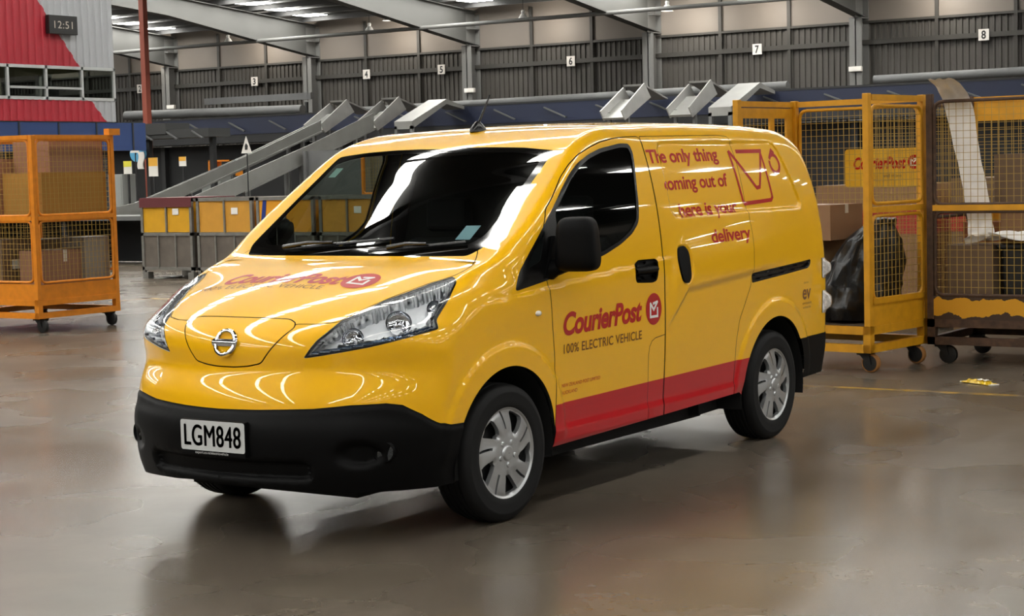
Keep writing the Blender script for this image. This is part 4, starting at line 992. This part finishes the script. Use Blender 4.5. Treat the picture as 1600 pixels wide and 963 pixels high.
# floor markings
def worn_mat(name,c,thr=.5):
    m = bpy.data.materials.new(name); m.use_nodes = True; nt = m.node_tree; b = nt.nodes['Principled BSDF']; tc = nt.nodes.new('ShaderNodeTexCoord'); n = nt.nodes.new('ShaderNodeTexNoise'); n.inputs['Scale'].default_value = 5; n.inputs['Detail'].default_value = 7; nt.links.new(tc.outputs['Object'],n.inputs['Vector'])
    r = nt.nodes.new('ShaderNodeValToRGB'); r.color_ramp.elements[0].position = thr-.05; r.color_ramp.elements[0].color = lin('#6b5e4e'); r.color_ramp.elements[1].position = thr+.06; r.color_ramp.elements[1].color = lin(c); nt.links.new(n.outputs[0],r.inputs[0]); nt.links.new(r.outputs[0],b.inputs['Base Color']); b.inputs['Roughness'].default_value = .35; return m
mb = MB(); mb.box(-5.09,-5.01,-4.,9.,0.0002,.0012); struct(mb.build('floor_line', worn_mat('worn_yellow','#a07d2c',.52)))
mb = MB(); mb.box(-10.6,-9.9,-12.0,-11.86,.0002,.0012); mb.box(-10.6,-10.45,-12.0,-11.2,.0002,.0012); struct(mb.build('floor_line', worn_mat('worn_yellow_mark','#b9954a',.5)))
# ---- left cage
wL,dL = 1.25,1.15; cL = (-6.20-dL/2,-9.14-wL/2,0)
L_ = cage('roll_cage', cL, R(90), wL, dL, 2.05, ORANGE, {
 'front':[('mesh',1.22,2.0,.055,ORANGE),('mesh',.53,1.16,.055,ORANGE),('plate',.345,.51,ORANGE),('rail',2.03,ORANGE),('rail',1.19,ORANGE)],
 'right':[('mesh',1.22,2.0,.055,ORANGE),('mesh',.52,1.16,.055,ORANGE),('plate',.345,.50,ORANGE),('rail',2.03,ORANGE),('rail',1.19,ORANGE)],
 'back':[('mesh',.6,2.0,.06,ORANGE),('rail',2.03,ORANGE)],'left':[('mesh',.6,2.0,.06,ORANGE),('rail',2.03,ORANGE)]},
 'orange wire roll cage loaded with boxes standing clear at the hall side')
mb = MB(); mb.box(wL/2-.06,wL/2+.02,dL/2-.08,dL/2+.08,2.05,2.12); mb.build('corner_bracket', ORANGE, L_)
mb = MB(); mb.box(-wL/2+.03,wL/2-.03,-dL/2+.03,dL/2-.03,1.18,1.20); mb.build('shelf', mat('shelf_board','#5f4a33',.8), L_)
def inL(x,y,z=.345): return local(L_,x,y,z)
BL = mat('box_brown_pink','#936b55',.8,var=.05,vscale=5)
carton(inL(.30,-.05),R(90),.36,.62,.50,BL,'clean pinkish brown box on the deck of the orange cage',tape=True)
carton(inL(-.26,-.30),R(90),.60,.44,.62,CARDD,'dark brown box with label low in the orange cage',lab=True,tape=False)
carton(inL(.36,.36),R(90),.34,.36,.62,mat('wrapped_grey','#8b837a',.5,var=.1,vscale=9),'grey wrapped carton upright behind the pinkish brown box',tape=False)
carton(inL(-.30,.28),R(90),.6,.46,.60,CARDD,'dark carton at the rear of the orange cage deck',tape=False)
carton(inL(.26,.05,1.20),R(90),.60,.9,.46,mat('cardboard_ochre','#a87a35',.8,var=.06,vscale=4),'long ochre box on the upper shelf of the orange cage',tape=False)
carton(inL(.26,.12,1.662),R(90),.55,.75,.33,BL,'brown box topmost on the ochre box in the orange cage',tape=False)
carton(inL(-.30,-.18,1.20),R(90),.52,.55,.62,BL,'tall brown box on the upper shelf beside the ochre box',lab=True,tape=False)
# cage seen through the windscreen
E_ = copy_tree(L_); E_.location = (-19.3,-14.2,0); E_.rotation_euler = (0,0,R(70)); E_['label'] = 'empty orange roll cage far back, seen above the mail bins through the windscreen'
for ch in list(E_.children):
    if ch.name.startswith(('shelf','corner_bracket')): bpy.data.objects.remove(ch)
# ---- mail bins
def mail_bin(y0, y1, x, top, label, upper, lid=None, stripe=None):
    w_ = y1-y0; t = empty('mail_bin', (x-.5,(y0+y1)/2,0), R(90), label, 'bin', None); F_ = GALV; hh = 1.25; d_ = 1.0
    mb = MB()
    for sx in (-1,1):
        for sy in (-1,1): mb.box(sx*(w_/2-.025)-.025,sx*(w_/2-.025)+.025,sy*(d_/2-.025)-.025,sy*(d_/2-.025)+.025,.10,hh)
    for z in (.16,.70,hh-.02):
        for sy in (-1,1): mb.box(-w_/2,w_/2,sy*(d_/2-.02)-.02,sy*(d_/2-.02)+.02,z-.025,z+.025)
        for sx in (-1,1): mb.box(sx*(w_/2-.02)-.02,sx*(w_/2-.02)+.02,-d_/2,d_/2,z-.025,z+.025)
    for u in (-.17,.17): mb.box(u*w_*1.0-.012,u*w_+.012,-d_/2-.005,-d_/2+.02,.16,.70)
    mb.box(-.014,.014,-d_/2-.005,-d_/2+.02,.70,hh); mb.build('bin_frame', F_, t)
    mb = MB(); mb.box(-w_/2+.03,w_/2-.03,-d_/2+.02,-d_/2+.028,.16,.70); mb.box(-w_/2+.03,w_/2-.03,d_/2-.028,d_/2-.02,.16,.70); mb.box(-w_/2+.022,-w_/2+.03,-d_/2+.03,d_/2-.03,.16,.70); mb.box(w_/2-.03,w_/2-.022,-d_/2+.03,d_/2-.03,.16,.70); mb.box(-w_/2+.03,w_/2-.03,-d_/2+.03,d_/2-.03,.15,.16); mb.build('lower_panel', mat('bin_grey_panel','#6a625a',.55,metal=.3,var=.15,vscale=5), t)
    mb = MB(); mb.box(-w_/2+.04,-.02,-d_/2+.02,-d_/2+.035,.73,hh-.04); mb.box(.02,w_/2-.04,-d_/2+.02,-d_/2+.035,.73,hh-.04); mb.box(-w_/2+.04,w_/2-.04,d_/2-.035,d_/2-.02,.73,hh-.04); mb.box(-w_/2+.02,-w_/2+.03,-d_/2+.04,d_/2-.04,.73,hh-.04); mb.box(w_/2-.03,w_/2-.02,-d_/2+.04,d_/2-.04,.73,hh-.04); mb.build('upper_panel', upper, t)
    if lid: mb = MB(); mb.box(-w_/2-.005,w_/2+.005,-d_/2-.012,-d_/2-.004,hh-.13,hh+.005); mb.box(-w_/2,w_/2,-d_/2,d_/2,hh,hh+.02); mb.build('cover', lid, t)
    if stripe: mb = MB(); mb.prism([(-w_/2+.06,.74),(-w_/2+.14,.74),(-w_/2+.20,hh-.03),(-w_/2+.13,hh-.03)],-d_/2+.012,-d_/2+.018,'y'); mb.build('stripe', stripe, t)
    else: mb = MB(); mb.box(.12*w_,.12*w_+.13,-d_/2+.012,-d_/2+.018,1.0,1.10); mb.build('paper_label', PAPER, t)
    for sx in (-1,1):
        for sy in (-1,1): mb = MB(); mb.box(sx*(w_/2-.06)-.06,sx*(w_/2-.06)+.06,sy*(d_/2-.06)-.06,sy*(d_/2-.06)+.06,0,.10); mb.build('foot', F_, t)
    return t
BY = mat('bin_yellow','#c99518',.5,var=.06); BY2 = mat('bin_ochre','#c08a2e',.55,var=.06); BO = mat('bin_orange','#d8931a',.5)
mail_bin(-15.50,-14.40,-14.,1.25,'mail bin with a maroon cover edge and yellow upper panels',BY,mat('maroon_cover','#5a2226',.6))
mail_bin(-14.30,-13.15,-14.,1.25,'mail bin with pale ochre upper panels and paper label beside the maroon one',BY2)
mail_bin(-13.07,-11.95,-14.,1.25,'solid orange yellow mail bin crossed by a dark blue stripe',BO,None,mat('bin_blue','#16307a',.5))
mail_bin(-11.85,-10.80,-14.,1.25,'yellow mail bin seen through the windscreen next to the red one',BY2)
mail_bin(-10.70,-9.75,-14.,1.25,'red mail bin seen through the windscreen',mat('bin_red','#9c2228',.5))
# ---- sorter line, chutes, ducts
def thing(name, mb, m, label, cat, group=None, bevel=0):
    o = mb.build(name, m, None, bevel); return tag(o, label, cat, group)
s = empty('sorting_conveyor', (-43.62,-30,0), 0, 'long raised sorting conveyor with navy blue side panels along the back wall', 'conveyor')
mb = MB(); mb.box(-.6,.6,-45,60,2.80,3.10); mb.build('conveyor_bed', DKST, s)
mb = MB(); mb.box(.55,.62,-45,60,3.10,3.70); mb.build('side_panel', NAVY, s)
mb = MB(); mb.box(.50,.64,-45,60,3.70,3.76); mb.build('top_rail', DKST, s)
mb = MB(); mb.bar((.64,0,3.55),(.86,.95,3.20),.07,.04); bk = mb.build('bracket', mat('bracket_grey','#4a4b4c',.6), s)
for k in range(1,26):
    c_ = bk.copy(); COL.objects.link(c_); c_.location = (0,1.95*k,0)
bk.location = (0,-14,0)
for i_,c_ in enumerate([o for o in s.children if o.name.startswith('bracket')]): c_.location = (0,-14+1.95*i_,0)
for k in range(15):
    y = -42+7*k
    mb = MB(); mb.box(-.1,.1,y-.1,y+.1,0,2.75); mb.build('support_leg', DKST, s)
mb = MB(); mb.box(-.2,-.1,-45,60,.1,2.75); mb.build('backing_panel', mat('machine_black','#131416',.8), s)
def duct(y0,z0,y1,z1,r_,label):
    t = empty('round_duct',(-45.6,y0*1.04,0),0,label,'duct'); mb = MB(); mb.tube([(0,0,z0),(0,y1-y0,z1)],r_,14); mb.build('duct_pipe', GREYM, t)
    for k_ in (.1,.5,.9): mb = MB(); y_ = (y1-y0)*k_; mb.box(-.06,.06,y_-.06,y_+.06,0,z0+(z1-z0)*k_); mb.build('support', DKST, t)
duct(-37.3,4.00,-46.5,4.12,.18,'grey round duct above the blue conveyor behind the twin chutes')
duct(-34.7,3.85,-17.7,3.97,.14,'long grey duct above the conveyor just over the van roof')
duct(-15.6,4.0,6,4.12,.14,'grey duct above the conveyor at the yellow cages')
t = empty('cable_tray',(-46.2,-41.5,0),0,'grey cable tray under bay number three above the round duct','cable tray'); mb = MB(); mb.box(-.1,.1,-2.7,2.7,4.4,4.65); mb.build('tray', GREYM, t)
for y_ in (-2.4,2.4): mb = MB(); mb.box(-.05,.05,y_-.05,y_+.05,0,4.3); mb.build('support', DKST, t)
def chute(y, label, low=True, full=True, x0=-40.,z0=3.05, flap=True, wall=.46, dz=0.):
    t = empty('parcel_chute', (x0,y,0), 0, label, 'chute', None); w_ = .36
    L = 9.6; zl = .36-z0 if full else 0
    if full:
        mb = MB()
        pts = [(0,z0+dz),(3.2,2.05+dz),(6.3,1.18+dz),(8.4,.60+dz),(9.7,.40)]
        mb.prism([(a,b) for a,b in pts]+[(a,b-.05) for a,b in reversed(pts)],-w_,w_,'y'); mb.build('chute_bed', CHUTE, t)
        for sy in (-1,1):
            mb = MB(); wl = wall if sy > 0 else .16; mb.prism([(a,b-.06) for a,b in pts]+[(a,b+wl) for a,b in reversed(pts)],sy*w_-.015,sy*w_+.015,'y'); mb.bar((0,sy*w_,z0-.07),(6.3,sy*w_,1.11),.10,.05); mb.build('side_wall', CHUTE, t)
        for xs,zt in ((.9,2.7),(3.6,1.85),(6.2,1.1)):
            mb = MB(); mb.box(xs-.05,xs+.05,-w_,-w_+.1,0,zt); mb.box(xs-.05,xs+.05,w_-.1,w_,0,zt); mb.build('leg', GREYM, t)
    if flap:
        for sy,k in ((1,1.),(-1,.9)):
            mb = MB(); P = [(.02,z0+.18),(-1.38,z0+1.02*k),(-1.76,z0+.60*k),(-.20,z0-.10)]
            mb.prism(P,sy*w_-.02,sy*w_+.02,'y'); mb.build('guide_flap', mat('flap_steel','#a3a3a0',.4,metal=.3,var=.1,vscale=3.), t)
        mb = MB(); mb.prism([(-.10,z0-.02),(-1.2,z0+.55),(-1.25,z0+.50),(-.15,z0-.08)],-w_,w_,'y'); mb.prism([(-1.38,z0+1.0),(-2.85,z0+.60),(-2.85,z0+.55),(-1.40,z0+.94)],-w_,w_,'y'); mb.build('chute_head', CHUTE, t)
        mb = MB(); mb.box(-.5,-.4,-w_,-w_+.1,0,z0+.15); mb.box(-.5,-.4,w_-.1,w_,0,z0+.15); mb.build('leg', GREYM, t)
    else:
        mb = MB(); mb.prism([(0,z0+.15),(-1.9,z0+.88),(-2.9,z0+.66),(-2.9,z0+.56),(-1.9,z0+.72),(0,z0-.10)],-w_,w_,'y'); mb.build('chute_head', CHUTE, t); mb = MB(); mb.box(-.10,0,w_-.1,w_,0,z0); mb.box(-.10,0,-w_,-w_+.1,0,z0); mb.build('leg', GREYM, t)
    return t
chute(-33.66,'steel parcel chute furthest from the van with a bent flap at its head', wall=.34, dz=-.03)
chute(-31.46,'nearer steel parcel chute sloping down behind the maroon mail bin')
chute(-29.9,'short peaked chute head next to the two long chutes',full=False,flap=False)
chute(-22.2,'steel chute head rising over the middle of the van roof',full=False)
chute(-19.95,'second steel chute head over the van roof beside the peaked one',full=False)
chute(-18.6,'wide peaked chute head above the rear end of the van roof',full=False,flap=False)
mb = MB()
mb.box(-36.4,-36.3,-30.9,-25.5,.9,2.3); mb.box(-36.5,-36.2,-30.9,-30.8,0,2.3); mb.box(-36.5,-36.2,-28.4,-28.3,0,2.3); mb.box(-36.5,-36.2,-25.6,-25.5,0,2.3); thing('machine_panel', mb, GREYM, 'grey machine side panel beneath the lower end of the nearer chute', 'machine')
h = empty('belt_conveyor', (-36.2,-36.0,0), 0, 'short dark belt conveyor with a blunt grey head above the notice boards', 'conveyor')
mb = MB(); mb.box(-.5,.5,-1.6,1.7,2.85,3.12); mb.box(-.55,.55,-1.75,-.1,2.98,3.34); mb.build('belt_bed', mat('conveyor_charcoal','#2b2c2c',.6), h)
for k in range(3): mb = MB(); mb.bar((.5,-1.2+1.1*k,3.05),(.75,-.5+1.1*k,2.80),.06,.04); mb.build('bracket', MATS['bracket_grey'], h)
for y in (-1.4,1.4): mb = MB(); mb.box(-.08,.08,y-.08,y+.08,0,2.85); mb.build('leg', DKST, h)
mb = MB(); mb.box(-37.1,-36.9,-38.33,-38.13,0,8.45); thing('steel_post', mb, mat('oxide_red','#8f4330',.6), 'slim oxide red steel post rising to the roof beside the office', 'post')
def cabinet(x,y,w_,d_,h_,m,label,cat='cabinet'):
    t = empty('control_cabinet',(x,y,0),R(90),label,cat); mb = MB(); mb.box(-w_/2,w_/2,-d_/2,d_/2,.08,h_); mb.box(-w_/2+.03,w_/2-.03,-d_/2+.03,d_/2-.03,0,.08); mb.build('cabinet_body', m, t, .01)
    mb = MB(); mb.box(-w_/2+.04,w_/2-.04,-d_/2-.015,-d_/2,.14,h_-.05); mb.build('cabinet_door', m, t, .005); return t
cabinet(-36,-38.8,1.25,.6,1.75,mat('cabinet_grey','#8b8e8c',.5),'wide pale grey cabinet beyond the orange cage')
cabinet(-37.4,-35.6,.9,.5,1.7,mat('cabinet_grey','#8b8e8c',.5),'pale cabinet partly hidden behind the upper chute')
def board(x,y,z,w_,h_,face,label,pole=True,mark=None):
    t = empty('notice_board',(x,y,0),R(90),label,'notice'); mb = MB(); mb.box(-w_/2,w_/2,-.01,.01,z,z+h_); mb.build('board', PAPER, t); mb = MB(); mb.box(-w_/2+.0,w_/2-.0,-.014,-.011,z+h_*.55,z+h_); mb.build('header', face, t)
    mb = MB(); mb.box(-.03,.03,.0,.05,0,z+h_); mb.build('stand', DKST, t); return t
board(-35.8,-38.0,1.75,.36,.42,mat('notice_yellow','#d6cf3f',.6),'white notice with a yellow and black band near the orange cage')
board(-35.8,-36.85,1.65,.40,.60,mat('notice_orange','#e0a83a',.6),'white notice with an orange header under the warning triangle')
board(-35.8,-35.55,1.95,.30,.30,mat('notice_orange','#e0a83a',.6),'small white notice above the upper chute')
def triangle(x,y,z,label):
    t = empty('warning_sign',(x,y,z),R(90),label,'sign'); mb = MB(); mb.prism([(-.20,0),(.20,0),(0,.50)],-.01,.01,'y'); mb.build('sign_plate', mat('sign_white','#d8d4cf',.5), t); mb = MB(); mb.prism([(-.05,.10),(.05,.10),(.07,.22),(0,.30),(-.05,.22)],-.014,-.011,'y'); mb.build('pictogram', mat('sign_black','#1a1a1a',.6), t); mb = MB(); mb.tube([(0,.02,.25),(0,.02,-z)],.018,6); mb.build('stand', DKST, t)
triangle(-35.3,-37.15,2.42,'white warning triangle on a post over the notice boards'); triangle(-33.6,-30.85,2.25,'white warning triangle on a post in front of the chutes')
t = empty('cable_reel',(-35.9,-37.6,2.30),R(90),'pale blue roll hung beside the warning triangle','roll'); mb = MB(); M4 = Matrix.Translation((0,0,.1))@Matrix.Rotation(R(90),4,'X'); mb.lathe([(.05,-.12),(.26,-.12),(.28,0),(.26,.12),(.05,.12)],24,M4,closed=True); mb.build('blue_roll', mat('pale_blue','#4f9bc4',.5), t); mb = MB(); mb.grid(lambda u,v: (.10+.25*v+.04*math.sin(6*u),-.13,.15-.55*u),10,4); mb.grid(lambda u,v: (.10+.25*v+.04*math.sin(6*u),-.10,.15-.55*u),10,4); mb.build('white_cloth', PAPER, t)
mb = MB(); mb.box(-39.0,-38.4,-36.9,-35.9,1.6,1.65); mb.box(-39,-38.4,-36.9,-36.85,1.65,2.14); mb.box(-39,-38.4,-35.95,-35.9,1.65,2.14); mb.box(-39,-38.4,-36.9,-35.9,2.09,2.14); mb.box(-38.75,-38.65,-36.45,-36.35,0,1.6); thing('parcel_rack', mb, ORANGE, 'small orange rack peeping over the upper chute', 'rack')
bn = empty('packing_bench', (-17.6,-19.2,0), R(90), 'low dark bench under the foot of the chutes beside the maroon mail bin', 'bench')
mb = MB(); mb.box(-4.2,3.9,-.5,.5,.82,.90); mb.build('bench_top', GREYM, bn); mb = MB(); mb.box(-4.2,3.9,.42,.48,.02,.82); mb.build('back_panel', MATS['machine_black'], bn)
for x in (-4.1,-1.5,1.1,3.8): mb = MB(); mb.box(x-.05,x+.05,-.45,.45,0,.82); mb.build('bench_leg', DKST, bn)
# ---- office box on the mezzanine
of = empty('mezzanine_office', (-19.7,-26.0,0), 0, 'red and white clad office box with a ribbon of windows above the hall', 'office')
def office_clad(z0,z1,x0,x1,name,m):
    mb = MB(); x = x0; pts = []
    while x < x1-.001: pts += [(x,0.),(x+.06,0.),(x+.08,.03),(x+.14,.03),(x+.16,0.)]; x += .2
    pts = [(min(a,x1),b) for a,b in pts]; n = len(pts); mb.add([(a,b,z) for z in (z0,z1) for a,b in pts],[(i,i+1,n+i+1,n+i) for i in range(n-1)]); mb.box(x0,x1,-.05,-.005,z0,z1); return mb.build(name, m, of)
def clad_mat(name, a, b, sgn):
    """two cladding colours meeting on a painted diagonal; a where x*k+z < 0"""
    m = bpy.data.materials.new(name); m.use_nodes = True; nt = m.node_tree; p = nt.nodes['Principled BSDF']; tc = nt.nodes.new('ShaderNodeTexCoord'); sp = nt.nodes.new('ShaderNodeSeparateXYZ'); nt.links.new(tc.outputs['Object'],sp.inputs[0])
    k = nt.nodes.new('ShaderNodeMath'); k.operation = 'MULTIPLY_ADD'; nt.links.new(sp.outputs[0],k.inputs[0]); k.inputs[1].default_value = sgn[0]; nt.links.new(sp.outputs[2],k.inputs[2])
    g = nt.nodes.new('ShaderNodeMath'); g.operation = 'GREATER_THAN'; nt.links.new(k.outputs[0],g.inputs[0]); g.inputs[1].default_value = sgn[1]
    mx = nt.nodes.new('ShaderNodeMix'); mx.data_type = 'RGBA'; mx.inputs[6].default_value = lin(a); mx.inputs[7].default_value = lin(b); nt.links.new(g.outputs[0],mx.inputs[0]); nt.links.new(mx.outputs[2],p.inputs['Base Color']); p.inputs['Roughness'].default_value = .5; return m
# the diagonal runs from (-22.65, 4.17) up to (-20.9, 6.0)
mb = MB(); mb.box(-5.0,4.0,-.10,-.02,2.25,2.90); mb.build('blue_fascia', mat('fascia_blue','#15305f',.5,var=.08,vscale=1.), of)
mb = MB()
for k in range(8): mb.box(-4.6+1.15*k,-4.56+1.15*k,-.02,.0,2.25,2.90)
mb.build('fascia_seams', DKST, of)
office_clad(4.16,8.4,-4.04,4.0,'upper_cladding',clad_mat('office_upper','#8e1022','#909295',(-1.25,4.17+1.25*2.95)))
office_clad(2.92,3.40,-4.04,4.0,'lower_cladding',clad_mat('office_lower','#8e1022','#909295',(-1.05,3.42+1.05*3.25)))
mb = MB(); ALU = mat('aluminium','#a7a9a9',.4,metal=.4)
for z in (3.43,4.13): mb.box(-4.04,4,-.06,.03,z-.035,z+.035)
for x in (-4.01,-3.02,-1.95,-.85,.2,1.3,2.4,3.5): mb.box(x-.03,x+.03,-.06,.03,3.40,4.16)
mb.box(-2.99,-.9,-.06,.03,3.64,3.69); mb.build('window_frame', ALU, of)
mb = MB(); mb.box(-4.0,4,-.03,-.02,3.43,4.13); mb.build('window_glass', glass_mat('office_glass',(.55,.58,.55),1.5), of)
mb = MB(); mb.box(-4.04,4,-4.0,-3.9,2.92,8.4); mb.box(3.98,4.04,-4,-.06,2.92,8.4); mb.box(-4.04,-3.98,-4,-.06,2.92,3.43); mb.box(-4.04,-3.98,-4,-.06,4.13,8.4); mb.box(-4.04,4,-4,-.05,2.86,2.96); mb.box(-4,4,-3.9,-.06,5.3,5.35); mb.build('office_shell', mat('office_inside','#8f8e7c',.7), of)
mb = MB(); mb.box(-3.6,-2.2,-1.2,-.6,3.45,3.52); mb.box(-3.2,-2.8,-1.0,-.95,3.52,3.78); mb.box(-1.6,-.4,-1.4,-.7,3.45,3.52); mb.build('office_desks', mat('office_dark','#2d2f30',.6), of)
mb = MB(); mb.box(-3.0,2.5,-2.4,-2.2,5.24,5.29); mb.build('added_office_glow', mat('office_fill_glow','#fff4d8',.5,emit=3.), of)  # added glowing strip, not a known fitting; brightens the room behind the panes
for x in (-3.8,3.6):
    for y in (-3.8,-.3): mb = MB(); mb.box(x-.1,x+.1,y-.1,y+.1,0,2.88); mb.build('office_leg', DKST, of)
ck = empty('digital_clock', (-22.08,-25.94,4.86), 0, 'black digital clock reading 12:51 on the white and red cladding', 'clock')
mb = MB(); mb.box(-.42,.42,0,.12,0,.42); mb.build('clock_case', mat('clock_black','#0b0b0b',.4), ck, .01)
V_,T_ = text_fit('12:51',.54,.16,.0,.0,1.1); flat_on('clock_digits', (V_,T_), lambda u,v: (.27-u,.1215,.13+v), mat('clock_digit','#9a9288',.5,emit=.12), ck)
# ---- numbers, exit boxes, lamps on the wall
for num,y,lb in (('2',-51.37,'white board numbered two on the grey wall just beside the red post'),('3',-44.85,'white board numbered three on the wall above the cable tray'),('4',-39.03,'white board numbered four on the wall between two flapped chute heads'),
        ('5',-35.41,'white board numbered five on the wall above the short peaked chute'),('6',-29.62,'white board numbered six on the wall over the front of the van roof'),('7',-22.17,'white board numbered seven on the wall over the peaked chute by the cages'),('8',-14.28,'white board numbered eight on the wall above the rusty cage')):
    t = empty('bay_number', (X0+.20,y,5.26), R(90), lb, 'number sign'); mb = MB(); mb.box(-.17,.17,-.015,.015,0,.36); mb.build('board', mat('sign_white','#d8d4cf',.5), t)
    V_,T_ = text_fit(num,.15,.24,.03); flat_on('numeral', (V_,T_), lambda u,v: (-.075+u,-.017,.06+v), mat('sign_black','#1a1a1a',.6), t)
for y,w in ((-48.95,'oxide red post'),(-33.64,'fourth bay number'),(-18.28,'seventh bay number')):
    t = empty('exit_light', (X0+.75,y-.1,4.48), R(90), 'small white emergency light box on the grey column past the %s'%w, 'light box'); mb = MB(); mb.box(-.22,.22,-.06,.06,0,.16); mb.build('light_case', mat('sign_white','#d8d4cf',.5), t, .01); mb = MB(); mb.box(-.20,.20,-.064,-.061,.02,.14); mb.build('light_face', PAPER, t)
def lamp(x,y,z):
    t = empty('high_bay_lamp', (x,y,z), 0, 'white bell shaped high bay lamp hanging under the hall roof', 'lamp', 'high bay lamps'); M4 = Matrix.Identity(4)
    mb = MB(); mb.lathe([(.05,.34),(.07,.30),(.06,.22),(.10,.18),(.17,.06),(.21,0),(.20,0),(.16,.06),(.09,.17),(.03,.18)],20); mb.build('reflector', mat('lamp_white','#d9d9d6',.4), t)
    mb = MB(); mb.lathe([(.0005,.02),(.06,.03),(.08,.08),(.06,.13),(.02,.16)],14); mb.build('bulb', mat('lamp_glow','#fff6e6',.5,emit=LAMP), t)
    mb = MB(); mb.tube([(0,0,.33),(0,0,roofz(x)+.25-z)],.012,6); mb.build('hanger', DKST, t)
    return t
for x,y,z in ((-47,-43.0,7.15),(-47.6,-49.8,6.78),(-47.6,-44.2,6.85),(-47,-35.75,7.15),(-47.6,-24.4,6.75),(-47.6,-37.1,6.85),(-47.6,-30.2,6.85),(-47.6,-21.6,6.85),(-47.6,-15.6,6.85),(-47.6,-9.5,6.85)):
    lamp(x,y,z)
    l = bpy.data.lights.new('lamp_light','POINT'); l.energy = 90; l.color = (1,.93,.82); l.shadow_soft_size = .06; lo = bpy.data.objects.new('lamp_light', l); COL.objects.link(lo); lo.parent = [o for o in COL.objects if o.name.startswith('high_bay_lamp')][-1]; lo.location = (-1.2,0,-.12)
